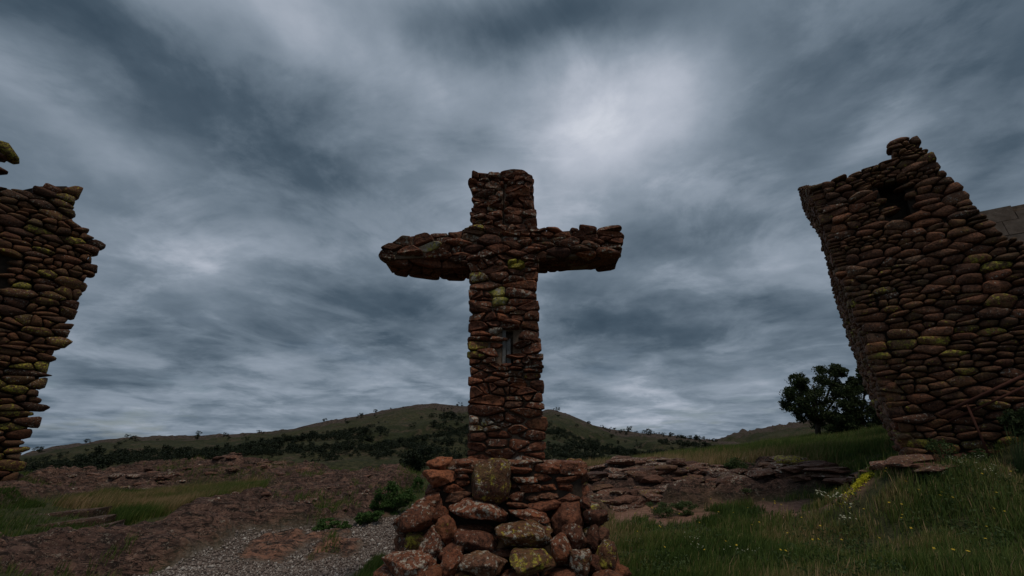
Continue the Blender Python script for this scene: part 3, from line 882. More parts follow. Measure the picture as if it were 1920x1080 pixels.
# crop coordinates (1/3.84 photo pixel from 700,800): x, y, w, h, tilt deg, distance, tone, yellow, pale
PS_ = [
    (470, 272, 190, 96, -4, 4.20, .7, 0, .3), (650, 262, 170, 66, 0, 4.22, .6, 0, .4), (640, 318, 150, 40, 3, 4.20, .5, 0, .5), (842, 388, 250, 262, 2, 4.06, .45, .55, .45),
    (1090, 262, 260, 50, 0, 4.22, .7, .3, .8), (1060, 318, 190, 52, 4, 4.20, .5, 0, .3), (1260, 300, 210, 84, 2, 4.20, .55, 0, .5), (1450, 305, 230, 112, 3, 4.20, .7, 0, .4),
    (462, 370, 232, 120, -4, 4.12, .75, 0, .1), (640, 360, 120, 46, 8, 4.20, .5, 0, .6), (640, 408, 120, 66, 0, 4.20, .4, 0, .2), (1080, 384, 190, 56, -2, 4.18, .6, 0, .75), (1225, 372, 130, 46, 5, 4.20, .4, .2, .3), (1400, 378, 170, 50, -2, 4.2, .3, 0, .2),
    (420, 462, 110, 60, 0, 4.2, .4, 0, .3), (560, 455, 160, 64, 8, 4.18, .55, 0, .2), (600, 510, 210, 70, -4, 4.16, .55, 0, .3), (1130, 440, 190, 58, -3, 4.18, .55, 0, .5), (1262, 440, 110, 50, -4, 4.2, .5, 0, .3), (1020, 435, 90, 50, 0, 4.22, .5, 0, .3), (1390, 440, 140, 60, 0, 4.22, .3, 0, .2),
    (1035, 508, 130, 72, -5, 4.16, .6, 0, .5), (1160, 520, 120, 50, 0, 4.18, .55, 0, .3), (1270, 500, 150, 46, -3, 4.17, .6, 0, .4), (1425, 528, 170, 76, -4, 4.16, .6, 0, .3), (960, 510, 50, 80, 0, 4.24, .4, 0, .2),
    (422, 538, 150, 104, 10, 4.10, .55, 0, .5), (745, 612, 480, 142, 4, 3.98, .8, 0, .72), (1035, 568, 170, 40, 6, 4.1, .5, 0, .3), (1225, 578, 225, 74, -4, 4.08, .75, 0, .3), (1535, 558, 90, 76, 25, 4.1, .5, 0, .4),
    (468, 640, 140, 140, 20, 4.05, .45, 0, .4), (1135, 648, 290, 82, 10, 3.98, .6, 0, .6), (1408, 688, 300, 222, -14, 3.98, .65, 0, .2), (290, 690, 230, 270, 38, 4.02, .5, 0, .7), (1612, 662, 170, 130, 0, 4.02, .35, 0, .3), (340, 640, 120, 160, 20, 4.15, .4, 0, .4),
    (530, 765, 160, 200, -18, 3.90, .6, .2, .3), (748, 842, 320, 158, 4, 3.84, .65, 0, .4), (1085, 800, 370, 215, 6, 3.78, .45, .5, .6), (1462, 812, 180, 170, -30, 3.86, .4, 0, .5), (1590, 830, 100, 170, 8, 3.92, .3, 0, .3), (1655, 790, 100, 130, 5, 3.96, .35, 0, .2),
    (200, 890, 140, 170, -5, 3.90, .45, .3, .5), (408, 888, 190, 235, 8, 3.82, .65, 0, .78), (560, 930, 200, 130, -35, 3.80, .5, 0, .3), (1368, 905, 150, 200, -12, 3.76, .5, .1, .6), (900, 930, 200, 70, 0, 3.86, .35, 0, .5), (700, 745, 260, 60, 0, 4.02, .3, .2, .3),
    (250, 1040, 380, 170, 3, 3.66, .6, 0, .75), (545, 1020, 180, 160, -38, 3.68, .6, 0, .4), (785, 1010, 310, 170, 2, 3.62, .6, .3, .55), (1130, 1005, 350, 180, -4, 3.58, .4, .7, .4), (1495, 985, 160, 190, -16, 3.70, .5, .2, .75), (1705, 950, 150, 170, 45, 3.78, .4, .6, .4), (1610, 1010, 140, 140, 10, 3.8, .3, 0, .3),
]
for (x, y, w_, h_, ti, Yd, tone, ye, pa) in PS_:
    p = at_y(700 + x / 3.84, 800 + y / 3.84, Yd)
    t = (Yd) / ray(700 + x / 3.84, 800 + y / 3.84).y
    sx = w_ / 3.84 * t / F / 2 * 1.15; sz = h_ / 3.84 * t / F / 2 * 1.13
    dp = max(.09, min(.22, (sx + sz) / 2 * 1.1))
    vs_, fs_ = boulder(p + Vector((0, dp * .8, 0)), sx, dp, sz, R(ti), rnd, boxy=4.0 if y < 560 else 3.2, cuts=5 if 255 < h_ < 265 else 20, rough=.10 if 255 < h_ < 265 else .16, sub=4, cmin=.80 if 255 < h_ < 265 else .62)
    o = mesh_obj('stone', vs_, fs_, M_plinth, pl_root, True, loc=p)
    o.color = (tone, ye, pa, 1)
# sides, back and the lower pile down to the ground
def ring_stones(z0, z1, xa, xb, ya, yb, sz):
    per = [(xa, yb), (xa, ya), (xb, ya), (xb, yb)]
    z = z0
    while z < z1:
        h = rnd.uniform(.8, 1.2) * sz * .62
        for k in range(4):
            if k == 1 and z0 > .55: continue
            p, q = per[k], per[(k + 1) % 4]
            L = math.hypot(q[0] - p[0], q[1] - p[1]); s = rnd.uniform(0, .1)
            while s < L:
                wd = rnd.uniform(.8, 1.5) * sz
                t = (s + wd / 2) / L
                if t < 1.02:
                    c = Vector((p[0] + (q[0] - p[0]) * t, p[1] + (q[1] - p[1]) * t, z + h / 2))
                    yaw = math.atan2(q[1] - p[1], q[0] - p[0])
                    vs_, fs_ = boulder(c, wd * .54, sz * .55, h * .60, R(rnd.uniform(-8, 8)), rnd, boxy=3.2, cuts=14, rough=.16, sub=3, yaw=yaw, cmin=.62)
                    o = mesh_obj('stone', vs_, fs_, M_plinth, pl_root, True, loc=c)
                    o.color = (rnd.uniform(.25, .7), max(0, rnd.uniform(-1, .9)), rnd.uniform(0, .8), 1)
                s += wd
        z += h
ring_stones(-.05, .34, -1.0, .84, 3.70, 5.6, .30)
ring_stones(.30, .62, -.95, .83, 3.82, 5.45, .32)
ring_stones(.62, .98, -.83, .75, 4.0, 5.3, .26)
ring_stones(.98, 1.40, -.74, .67, 4.3, 5.15, .20)
pc = []
for (z, xa, xb, ya, yb) in ((-.1, -1.0, .92, 3.9, 5.55), (.5, -.86, .78, 3.98, 5.4), (.9, -.75, .68, 4.22, 5.25), (1.38, -.73, .66, 4.27, 5.15)):
    pc += [Vector((xa, ya, z)), Vector((xb, ya, z)), Vector((xb, yb, z)), Vector((xa, yb, z))]
fs_ = [(i * 4 + k, i * 4 + (k + 1) % 4, i * 4 + 4 + (k + 1) % 4, i * 4 + 4 + k) for i in range(3) for k in range(4)] + [(12, 13, 14, 15), (3, 2, 1, 0)]
mesh_obj('mortar', pc, fs_, M_core, pl_root)
# capping: flat irregular slabs over the whole top
ln = [(-.82, 4.26), (.74, 4.26), (.74, 5.2), (-.82, 5.2)]
r, ol = cells(ln, rnd, (.35, .55), (.28, .4), big=0, aniso=1.0)
for p in r:
    q = stone_geom(p, Vector((0, 0, 1.40)), Vector((1, 0, 0)), Vector((0, 1, 0)), ZUP, rnd, .006, .05, .09, 1, .012, ol, .03, .02, .012)
    if q:
        o = mesh_obj('capping_slab', q[0], q[1], M_plinth, pl_root, False, loc=q[2]); o.color = (rnd.uniform(.5, .8), .1, .6, 1)

# ============================================================ RIGHT TOWER
rnd = random.Random(31)
Oc = at_y(1712, 880, 7.0); Oc.z = 1.30
Df = Vector((.80, -.60, 0)).normalized(); Nf = Vector((Df.y, -Df.x, 0))          # faces the camera side
if (CAM - Oc).dot(Nf) < 0: Nf = -Nf
bk = at_y(1692, 856, 7.95)
Sf = Vector((bk.x - Oc.x, bk.y - Oc.y, 0)); SL = Sf.length; Sf.normalize()
Ns = Vector((-Sf.y, Sf.x, 0))
if (CAM - Oc).dot(Ns) < 0: Ns = -Ns
tw = empty('stone_tower', (Oc.x + 1, Oc.y + .3, 1.3))
tag(tw, 'tall battered fieldstone tower with a small dark opening right of the cross', 'tower')
def fp(px, py, O_=None, N_=None, U_=None):
    q = on_plane(px, py, Oc, Nf); return ((q - Oc).dot(Df), q.z)
def sp(px, py):
    q = on_plane(px, py, Oc, Ns); return ((q - Oc).dot(Sf), q.z)
front = [(0.0, 1.0), fp(1700, 840), fp(1640, 690), fp(1590, 500), fp(1552, 400), fp(1545, 346), fp(1600, 325), fp(1672, 300), fp(1668, 270), fp(1690, 262), fp(1712, 260), fp(1738, 290), fp(1775, 335), fp(1812, 368), fp(1835, 398), fp(1872, 432), fp(1925, 466)]
e = front[-1]
front += [(e[0] + .35, e[1] - .45), (e[0] + 1.0, e[1] - 1.5), (e[0] + 1.5, e[1] - 2.6), (e[0] + 1.8, 1.0)]
print('front', [(round(a, 2), round(b, 2)) for a, b in front])
win = [fp(1643, 346), fp(1692, 336), fp(1710, 405), fp(1666, 410)]
r, ol = cells(front, rnd, (.11, .29), (.056, .108), big=.12, aniso=2.0, jitter=.34, holes=[win], vs_=lambda v: 1.15 - .085 * (v - 1.3))
gs = [stone_geom(p, Oc * 1.0 - Vector((0, 0, Oc.z)), Df, ZUP, Nf, rnd, .006, .070, .20, 2 if rnd.random() < .45 else 1, 0.0, ol, .075, .28, .022) for p in r]
vis = []
def proj(p):
    d = p - CAM
    z = d.y * math.cos(TH) + d.z * math.sin(TH)
    if z < .1: return (9999, 9999)
    return (960 + F * d.x / z, 540 - F * (-d.y * math.sin(TH) + d.z * math.cos(TH)) / z)
sidep = [(0, 1.0), (SL * .9, 1.0), sp(1692, 850), sp(1640, 760), sp(1600, 650), sp(1570, 560), sp(1545, 450), sp(1514, 400), sp(1500, 352), sp(1545, 343)]
sidep = [(0, 1.0), (sp(1685, 850)[0], 1.0)] + sidep[2:]
sidep = [(max(-.0, a), b) for a, b in sidep]
sidep[-1] = (0.0, front[5][1])
print('side', [(round(a, 2), round(b, 2)) for a, b in sidep], SL)
r2, ol2 = cells(sidep, rnd, (.13, .27), (.06, .105), big=.07, aniso=1.9, jitter=.3, vs_=lambda v: 1.1 - .06 * (v - 1.3))
gs2 = [stone_geom(p, Vector((Oc.x, Oc.y, 0)), Sf, ZUP, Ns, rnd, .006, .06, .16, 2 if rnd.random() < .45 else 1, 0.0, ol2, .06, .28, .022) for p in r2]
allg = [q for q in gs + gs2 if q]
inview = [q for q in allg if proj(q[2])[0] < 1960]
outview = [q for q in allg if proj(q[2])[0] >= 1960]
def tower_col(cen):
    ye = rnd.uniform(-1.0, 1.0) - (.4 if cen.z > 4.6 else 0)
    return (rnd.uniform(.25, 1.0), max(0, ye), rnd.uniform(0, .5), 1)
inview.sort(key=lambda q: -q[3])
add_stones('stone', inview + outview if len(inview) < 296 else inview[:296], M_tower, tw, tower_col, True, limit=296)
rest = (inview[296:] + outview) if len(inview) >= 296 else []
if rest:
    V_, F_ = [], []
    for q in rest:
        b = len(V_); V_ += q[0]; F_ += [tuple(i + b for i in f) for f in q[1]]
    o = mesh_obj('small_stones', V_, F_, M_tower, tw, True); o['kind'] = 'stuff'; o.color = (.5, .3, .2, 1)
print('tower stones', len(inview), len(outview))
vs_, fs_ = prism(shrink(front, .05), Vector((Oc.x, Oc.y, 0)), Df, ZUP, Nf, Sf * (SL - .15), .07)
tcore = mesh_obj('rubble_fill', vs_, fs_, M_core, tw)
wv, wf = prism(shrink(win, -.0), Vector((Oc.x, Oc.y, 0)), Df, ZUP, Nf, Sf * .62, -.2)
cut(tcore, [(wv, wf)])
sv, sf_ = prism(shrink(sidep, .06), Vector((Oc.x, Oc.y, 0)), Sf, ZUP, Ns, Df * .55, .08)
mesh_obj('rubble_fill', sv, sf_, M_core, tw)
# low building of cut blocks behind the tower
bl = empty('block_building', (14, 9, 1.5))
tag(bl, 'grey brown cut block building showing behind the right stone tower', 'building')
Ob = at_y(1790, 420, 9.6); Ob.z = 0
Db = Vector((.86, -.50, 0)).normalized(); Nb = Vector((Db.y, -Db.x, 0))
if (CAM - Ob).dot(Nb) < 0: Nb = -Nb
def bp_(px, py):
    q = on_plane(px, py, Ob, Nb); return ((q - Ob).dot(Db), q.z)
t1, t2, t3 = bp_(1835, 397), bp_(1874, 390), bp_(1930, 388)
zt1 = (t1[1] + t2[1]) / 2; zt2 = t3[1]
for j in range(14):
    for i in range(-3, 8):
        x0 = t1[0] + i * .62 + (.31 if j % 2 else 0); x1 = x0 + .605
        ztop = zt1 if x0 < t2[0] else zt2 - .05
        z1 = ztop - j * .42; z0 = z1 - .405
        if z0 < 1: continue
        n_ = rnd.uniform(0, .02)
        a = Vector((Ob.x, Ob.y, 0)) + Nb * n_
        vv = [a + Db * x + Nb * y + ZUP * z for x in (x0, x1) for y in (-.3, 0) for z in (z0, z1)]
        mesh_obj('block', vv, [(0, 1, 3, 2), (4, 6, 7, 5), (0, 4, 5, 1), (2, 3, 7, 6), (0, 2, 6, 4), (1, 5, 7, 3)], M_block, bl)
a = Vector((Ob.x, Ob.y, 0))
vv = [a + Db * x + Nb * y + ZUP * z for x in (t1[0] - 1.8, t1[0] + 5) for y in (-2.6, -.012) for z in (.5, zt1 - .03)]
mesh_obj('wall', vv, [(0, 1, 3, 2), (4, 6, 7, 5), (0, 4, 5, 1), (2, 3, 7, 6), (0, 2, 6, 4), (1, 5, 7, 3)], M_mortar, bl)

# ============================================================ LEFT TOWER
rnd = random.Random(47)
Ol = at_y(38, 905, 10.6); Ol.z = 0
Dl = Vector((-.60, -.80, 0)).normalized(); Nl = Vector((-Dl.y, Dl.x, 0))
if (CAM - Ol).dot(Nl) < 0: Nl = -Nl
lt = empty('stone_tower', (Ol.x - .8, Ol.y - .3, .9))
tag(lt, 'dark lichen spotted fieldstone tower at the left edge with a broken stub on top', 'tower')
def lp_(px, py):
    q = on_plane(px, py, Oc if False else Vector((Ol.x, Ol.y, 0)), Nl); return ((q - Ol).dot(Dl), q.z)
lf = [lp_(30, 925), lp_(42, 860), lp_(70, 765), lp_(88, 700), lp_(112, 640), lp_(140, 580), lp_(168, 520), lp_(176, 480), lp_(186, 458), lp_(160, 432), lp_(134, 414), lp_(140, 378), lp_(146, 352), lp_(128, 340), lp_(66, 340), lp_(66, 366), lp_(30, 358), lp_(0, 350), lp_(-30, 338), lp_(0, 318), lp_(20, 296), lp_(8, 274), lp_(-40, 255), lp_(-90, 300)]
lf = [(lf[0][0], .0)] + lf
lf += [(lf[-1][0] + .5, lf[-1][1] - 1.3), (lf[-1][0] + 1.6, 6.5), (lf[-1][0] + 2.6, .0)]
print('left', [(round(a, 2), round(b, 2)) for a, b in lf])
lwin = [lp_(-30, 470), lp_(12, 478), lp_(14, 530), lp_(-30, 530)]
r, ol = cells(lf[::-1], rnd, (.18, .47), (.090, .172), big=.12, aniso=2.0, jitter=.3, holes=[lwin], vs_=lambda v: 1.12 - .035 * v)
gl = [q for q in (stone_geom(p, Vector((Ol.x, Ol.y, 0)), Dl, ZUP, Nl, rnd, .009, .115, .34, 2 if rnd.random() < .45 else 1, 0.0, ol, .14, .28, .034) for p in r) if q]
iv = [q for q in gl if proj(q[2])[0] > -50]; ov = [q for q in gl if proj(q[2])[0] <= -50]
iv.sort(key=lambda q: -q[3])
print('left stones', len(iv), len(ov))
def ltower_col(cen):
    ye = rnd.uniform(-.5, 1.0)
    return (rnd.uniform(.05, .50), max(0, ye), rnd.uniform(0, .5), 1)  # tone lowered for lichen, and to put shade and vignette into the colour
add_stones('stone', iv + ov if len(iv) < 296 else iv, M_tower, lt, ltower_col, True, limit=296)
vs_, fs_ = prism(shrink(lf, .10), Vector((Ol.x, Ol.y, 0)), Dl, ZUP, Nl, -Nl * 2.0 + Dl * .85, .11)
lcore = mesh_obj('rubble_fill', vs_, fs_, M_core, lt)
wv, wf = prism(lwin, Vector((Ol.x, Ol.y, 0)), Dl, ZUP, Nl, -Nl * 1.2, -.3)
cut(lcore, [(wv, wf)])

# flipped normals tidy-up for closed stone meshes
for o in list(C.objects):
    if o.type == 'MESH' and o.name.split('.')[0] in ('stone', 'capping_slab', 'rubble_fill', 'mortar', 'block', 'wall', 'small_stones', 'side_stones', 'wooden_board', 'small_stone'):
        bm = bmesh.new(); bm.from_mesh(o.data); bmesh.ops.recalc_face_normals(bm, faces=bm.faces); bm.to_mesh(o.data); bm.free()

# ============================================================ STONE STEPS, OUTCROP SLABS
rnd = random.Random(5)
gx_, gy_ = ground_hit(110, 985)
st = empty('stone_steps', (gx_, gy_, gz(gx_, gy_)))
tag(st, 'three low reddish stone steps among the rocks at lower left', 'steps')
for k, ((xa, ya), (xb, yb)) in enumerate((((95, 1010), (205, 988)), ((40, 994), (198, 974)), ((30, 972), (175, 960)))):
    ym = ground_hit((xa + xb) / 2, (ya + yb) / 2 + 6)[1]
    qa, qb = at_y(xa, ya, ym - .12), at_y(xb, yb, ym + .12)
    a = Vector((qa.x, qa.y, 0)); b = Vector((qb.x, qb.y, 0)); e = (b - a); L = e.length; e.normalize(); n = Vector((-e.y, e.x, 0))
    nn = 14; vs = []; fs = []
    for i in range(nn):
        t = i / (nn - 1) * L
        zt = qa.z + (qb.z - qa.z) * i / (nn - 1) + .04
        j = lambda s=.03: rnd.uniform(-s, s)
        f = a + e * t
        vs += [f + n * j() + ZUP * (zt - .35), f + n * j(.02) + ZUP * (zt - .03 + j(.012)), f + n * (.03 + j(.015)) + ZUP * (zt + j(.01)), f + n * .5 + ZUP * (zt + .01 + j(.01)), f + n * .52 + ZUP * (zt - .35)]
    for i in range(nn - 1):
        for q in range(4): fs.append((i * 5 + q, i * 5 + 5 + q, i * 5 + 6 + q, i * 5 + 1 + q))
    fs += [(0, 1, 2, 3, 4), tuple(reversed(range(5 * nn - 5, 5 * nn)))]
    o = mesh_obj('step', vs, fs, M_step, st); o.color = (.15, .1, .4, 1)

def slab_group(name, poly_px, n, size, seed, flat=.30):
    rnd = random.Random(seed)
    P_ = wpoly(poly_px)
    bx = [p[0] for p in P_]; by = [p[1] for p in P_]
    c = (sum(bx) / len(bx), sum(by) / len(by))
    root = empty(name, (c[0], c[1], gz(*c))); root['kind'] = 'structure'
    k = 0; tries = 0
    while k < n and tries < n * 40:
        tries += 1
        x = rnd.uniform(min(bx), max(bx)); y = rnd.uniform(min(by), max(by))
        if not pip(x, y, P_): continue
        s = rnd.uniform(*size)
        cz = gz(x, y)
        cc = Vector((x, y, cz + s * .02))
        vs_, fs_ = boulder(cc, s, s * rnd.uniform(.5, .8), s * flat * rnd.uniform(.6, 1.3), R(rnd.uniform(-9, 5)), rnd, boxy=3.5, cuts=10, rough=.22, sub=2, yaw=rnd.uniform(-.35, .35))
        o = mesh_obj('slab', vs_, fs_, M_slab, root, False, loc=cc)
        o.color = (rnd.uniform(.25, .75), max(0, rnd.uniform(-1, .5)), rnd.uniform(0, .75), 1)
        k += 1
slab_group('rock_outcrop', [(1100, 892), (1200, 884), (1330, 884), (1400, 895), (1400, 925), (1300, 935), (1120, 955), (1100, 950)], 170, (.16, .42), 1, .26)
slab_group('rock_outcrop', [(1480, 876), (1560, 888), (1700, 882), (1790, 876), (1620, 895), (1550, 910), (1420, 915)], 70, (.18, .5), 2, .2)
slab_group('rock_ridge', [(60, 900), (300, 888), (560, 884), (780, 894), (760, 915), (560, 905), (420, 912), (150, 932)], 130, (.08, .26), 3, .32)
slab_group('rock_slope', [(250, 1000), (440, 945), (540, 915), (740, 925), (690, 965), (560, 985), (430, 1000), (300, 1045)], 90, (.03, .11), 4, .45)

# loose pieces of red rock on the path
# gravel
def scatter(n, poly, ymin=3, seed=1):
    r_ = np.random.default_rng(seed)
    bx = [p[0] for p in poly]; by = [p[1] for p in poly]
    x = r_.uniform(min(bx), max(bx), n); y = r_.uniform(min(by), max(by), n)
    k = inside(x, y, poly)
    return x[k], y[k]
x, y = scatter(60000, PGV, seed=3)
k = (GA(gravel_s, x, y) > .35) & (y > 5.2); x, y = x[k][:26000], y[k][:26000]
z = HG(x, y)
n = len(x)
oct_ = np.array([(1, 0, 0), (0, 1, 0), (-1, 0, 0), (0, -1, 0), (0, 0, .8), (0, 0, -.5)], float)
s = rng.uniform(.007, .022, n) * (1 + (rng.random(n) > .97) * 1.2)
an = rng.uniform(0, 6.28, n)
V0 = oct_[None] * s[:, None, None] * rng.uniform(.6, 1.3, (n, 6, 3))
cx_, sx_ = np.cos(an)[:, None], np.sin(an)[:, None]
VX = V0[..., 0] * cx_ - V0[..., 1] * sx_ + x[:, None]; VY = V0[..., 0] * sx_ + V0[..., 1] * cx_ + y[:, None]; VZ = V0[..., 2] + z[:, None] + s[:, None] * .3
tri = np.array([(0, 1, 4), (1, 2, 4), (2, 3, 4), (3, 0, 4), (1, 0, 5), (2, 1, 5), (3, 2, 5), (0, 3, 5)])
Ft = (tri[None] + (np.arange(n) * 6)[:, None, None]).reshape(-1, 3)
m_, gg, bs = new_mat('pebbles', 0.85)
ge = gg.node('ShaderNodeNewGeometry')
gg.l.new(gg.ramp(ge.outputs['Random Per Island'], [(0, (.10, .075, .062)), (.5, (.18, .14, .12)), (.85, (.29, .25, .22)), (1, (.45, .42, .38))]), bs.inputs['Base Color'])
o = np_mesh('gravel', np.stack([VX.ravel(), VY.ravel(), VZ.ravel()], 1), [Ft], m_)
tag(o, 'pale pinkish grey gravel scattered over the path left of the plinth', 'gravel', kind='stuff')

# ============================================================ GRASS
def blades(name, x, y, h, wd, tint, label, lean=.35, wind=(.25, 0)):
    n = len(x); z = HG(x, y) - .01
    a = rng.uniform(0, 6.28, n); L = rng.uniform(.05, lean, n)
    lx = np.cos(a) * L * h + wind[0] * h; ly = np.sin(a) * L * h + wind[1] * h
    b = rng.uniform(-.9, .9, n); wxv = np.cos(b) * wd / 2; wyv = np.sin(b) * wd / 2
    V = np.empty((n, 5, 3))
    V[:, 0] = np.stack([x - wxv, y - wyv, z], 1); V[:, 1] = np.stack([x + wxv, y + wyv, z], 1)
    mx, my, mz = x + lx * .35, y + ly * .35, z + h * .58
    V[:, 2] = np.stack([mx + wxv * .8, my + wyv * .8, mz], 1); V[:, 3] = np.stack([mx - wxv * .8, my - wyv * .8, mz], 1)
    V[:, 4] = np.stack([x + lx, y + ly, z + h * np.sqrt(np.clip(1 - L ** 2, .3, 1))], 1)
    i0 = np.arange(n) * 5
    o = np_mesh(name, V.reshape(-1, 3), [np.stack([i0, i0 + 1, i0 + 2, i0 + 3], 1), np.stack([i0 + 3, i0 + 2, i0 + 4], 1)], M_grass,
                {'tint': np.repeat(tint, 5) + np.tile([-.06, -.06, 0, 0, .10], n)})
    tag(o, label, 'grass', kind='stuff')
    return o
def mask_ok(x, y, thr=.35):
    return (GA(rockm, x, y) + GA(gravel_s, x, y) + GA(blur_soil, x, y) * .8) < thr
blur_soil = blur(soil, 4)
# right foreground meadow
N_ = 420000
y = 3.2 + (rng.random(N_) ** 1.5) * 13; x = .85 + rng.random(N_) * (y * 1.32 - .2)
clump = fbm(x * 2.2, y * 2.2, 3, 61)
k = mask_ok(x, y) & (rng.random(N_) < np.clip((clump - .32) * 3.2, .06, 1)) & ~((x < 1.02) & (y < 5.5)) & ~(((x - Oc.x) * Nf.x + (y - Oc.y) * Nf.y < 0.0) & (x > 6.3) & (y < 9))
x, y = x[k], y[k]
print('meadow blades', len(x))
cl = fbm(x * .7, y * .7, 3, 62)
h = rng.uniform(.05, .15, len(x)) * (1 + .7 * (rng.random(len(x)) > .97)) * (.6 + .9 * fbm(x * 1.3, y * 1.3, 3, 63)) * (1 + .02 * y)
tint = np.clip(.33 + (cl - .5) * 1.3 + rng.normal(0, .17, len(x)) + .45 * (rng.random(len(x)) > .95) + .28 * sstep(y, 9, 14), 0, 1)
blades('meadow_grass', x, y, h, .0055 + .0006 * y, tint, 'dark green wind-blown meadow grass filling the lower right foreground')
# broad-leaved weeds among the blades
N_ = 60000
y = 3.6 + (rng.random(N_) ** 1.4) * 9; x = .9 + rng.random(N_) * (y * 1.3 - .2)
k = mask_ok(x, y) & (fbm(x * 1.7, y * 1.7, 3, 161) > .56) & ~((x < 1.02) & (y < 5.5)) & ~(((x - Oc.x) * Nf.x + (y - Oc.y) * Nf.y < 0.0) & (x > 6.3) & (y < 9))
x, y = x[k], y[k]
zz = HG(x, y) + rng.uniform(.01, .15, len(x)) * (fbm(x * 5, y * 5, 2, 162) + .3)
WEED = np.stack([x, y, zz], 1)
# bank behind the right outcrop, browner
N_ = 240000
y = rng.uniform(10, 27, N_); x = rng.uniform(.16, 1.0, N_) * y
k = mask_ok(x, y) & (rng.random(N_) < .75); x, y = x[k], y[k]
cl = fbm(x * .35, y * .35, 3, 71)
h = rng.uniform(.15, .42, len(x)) * (.7 + .6 * fbm(x, y, 2, 72))
tint = np.clip(.56 + (cl - .5) * 1.3 + rng.normal(0, .16, len(x)), 0, 1)
blades('bank_grass', x, y, h, .014, tint, 'tan and olive tall grass on the bank below the oak tree')
# left: grass hollow between the rocks, tufts elsewhere
PG1 = wpoly([(90, 956), (200, 936), (400, 918), (500, 910), (490, 926), (420, 940), (330, 962), (250, 985), (215, 992), (200, 966)])
PG0 = wpoly([(0, 1000), (200, 985), (240, 1000), (120, 1035), (-20, 1060)])
x, y = scatter(90000, PG1, seed=8)
k = rng.random(len(x)) < np.clip((fbm(x * 1.6, y * 1.6, 3, 81) - .3) * 4, .1, 1); x, y = x[k], y[k]
h = rng.uniform(.10, .28, len(x))
tint = np.clip(.50 + (fbm(x * .8, y * .8, 3, 82) - .5) * 1.5 + rng.normal(0, .16, len(x)) + .12, 0, 1)
blades('hollow_grass', x, y, h, .010, tint, 'green and straw coloured grass in the hollow between the left rocks')
x, y = scatter(60000, wpoly([(-200, 1060), (-200, 960), (60, 950), (240, 1000), (150, 1035), (0, 1050)]), seed=9)
k = (rng.random(len(x)) < np.clip((fbm(x * 1.6, y * 1.6, 3, 84) - .42) * 5, 0, 1)) & ~(inside(x, y, wpoly([(0, 1016), (0, 962), (210, 950), (225, 1000), (110, 1020)])) & (rng.random(len(x)) > .3)); x, y = x[k], y[k]
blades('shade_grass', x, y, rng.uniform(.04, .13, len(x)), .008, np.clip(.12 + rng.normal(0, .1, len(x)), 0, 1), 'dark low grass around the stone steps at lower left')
N_ = 150000
y = 5 + rng.random(N_) * 15; x = -rng.uniform(.02, 1.35, N_) * y
k = ((fbm(x * 1.1, y * 1.1, 4, 91) > .61) & (GA(rockm, x, y) > .3) & (GA(gravel_s, x, y) < .3)) | (mask_ok(x, y) & (rng.random(N_) < .35))
x, y = x[k], y[k]
k = ~(inside(x, y, wpoly([(0, 1022), (0, 958), (215, 948), (230, 1000), (110, 1030)])) & (rng.random(len(x)) > .3)); x, y = x[k], y[k]
blades('crevice_grass', x, y, rng.uniform(.04, .17, len(x)), .009, np.clip(.42 + rng.normal(0, .2, len(x)), 0, 1), 'short grass and weeds rooted in cracks of the left rocks')
x, y = scatter(26000, [(-.75, 5.4), (-1.45, 5.0), (-1.9, 5.6), (-1.9, 6.5), (-1.2, 6.4), (-.9, 6.0)], seed=12)
k = rng.random(len(x)) < np.clip((fbm(x * 3, y * 3, 2, 92) - .4) * 4, 0, 1); x, y = x[k][:9000], y[k][:9000]
blades('path_grass', x, y, rng.uniform(.06, .2, len(x)), .007, np.clip(.3 + rng.normal(0, .15, len(x)), 0, 1), 'green grass tuft beside the path at the left foot of the plinth')

# ============================================================ LEAFY THINGS
def leaves(n, cen, rad, size, rnd_, flat=1.0, hollow=.35):
    """n small leaf faces spread through an ellipsoid"""
    u = rnd_.normal(0, 1, (n, 3)); u /= np.linalg.norm(u, axis=1)[:, None]
    r = (hollow + (1 - hollow) * rnd_.random(n)) ** .6
    c = np.array(cen) + u * r[:, None] * np.array(rad)
    return leaf_cards(c, size, rnd_)
def leaf_cards(c, size, rnd_):
    n = len(c)
    a = rnd_.normal(0, 1, (n, 3)); a /= np.linalg.norm(a, axis=1)[:, None]
    b = np.cross(a, rnd_.normal(0, 1, (n, 3))); b /= np.linalg.norm(b, axis=1)[:, None]
    s = size * rnd_.uniform(.6, 1.4, n)[:, None]
    V = np.stack([c - a * s, c + b * s * .45, c + a * s, c - b * s * .45], 1)
    return V.reshape(-1, 3)
def leaf_mesh(name, V, mat, parent=None):
    n = len(V) // 4
    base = np.array(parent.location) if parent else np.zeros(3)
    o = np_mesh(name, V - base, [np.arange(n * 4).reshape(n, 4)], mat)
    if parent: o.parent = parent
    return o
tag(leaf_mesh('meadow_weeds', leaf_cards(WEED, .020, rng), M_leaf_herb), 'low broad-leaved weeds growing between the meadow grass', 'weeds', kind='stuff')
def limb_mesh(name, segs, mat, parent):
    V_, F_ = [], []
    base = Vector(parent.location)
    for (p, q, r0, r1) in segs:
        d = (q - p).normalized(); s = d.orthogonal().normalized(); t = d.cross(s); b = len(V_)
        for c, r_ in ((p, r0), (q, r1)):
            for k in range(6):
                an_ = k * math.pi / 3
                V_.append(c + (s * math.cos(an_) + t * math.sin(an_)) * r_)
        F_ += [(b + k, b + (k + 1) % 6, b + 6 + (k + 1) % 6, b + 6 + k) for k in range(6)]
        F_ += [tuple(range(b + 5, b - 1, -1)), tuple(range(b + 6, b + 12))]
    return mesh_obj(name, V_, F_, mat, parent, True)
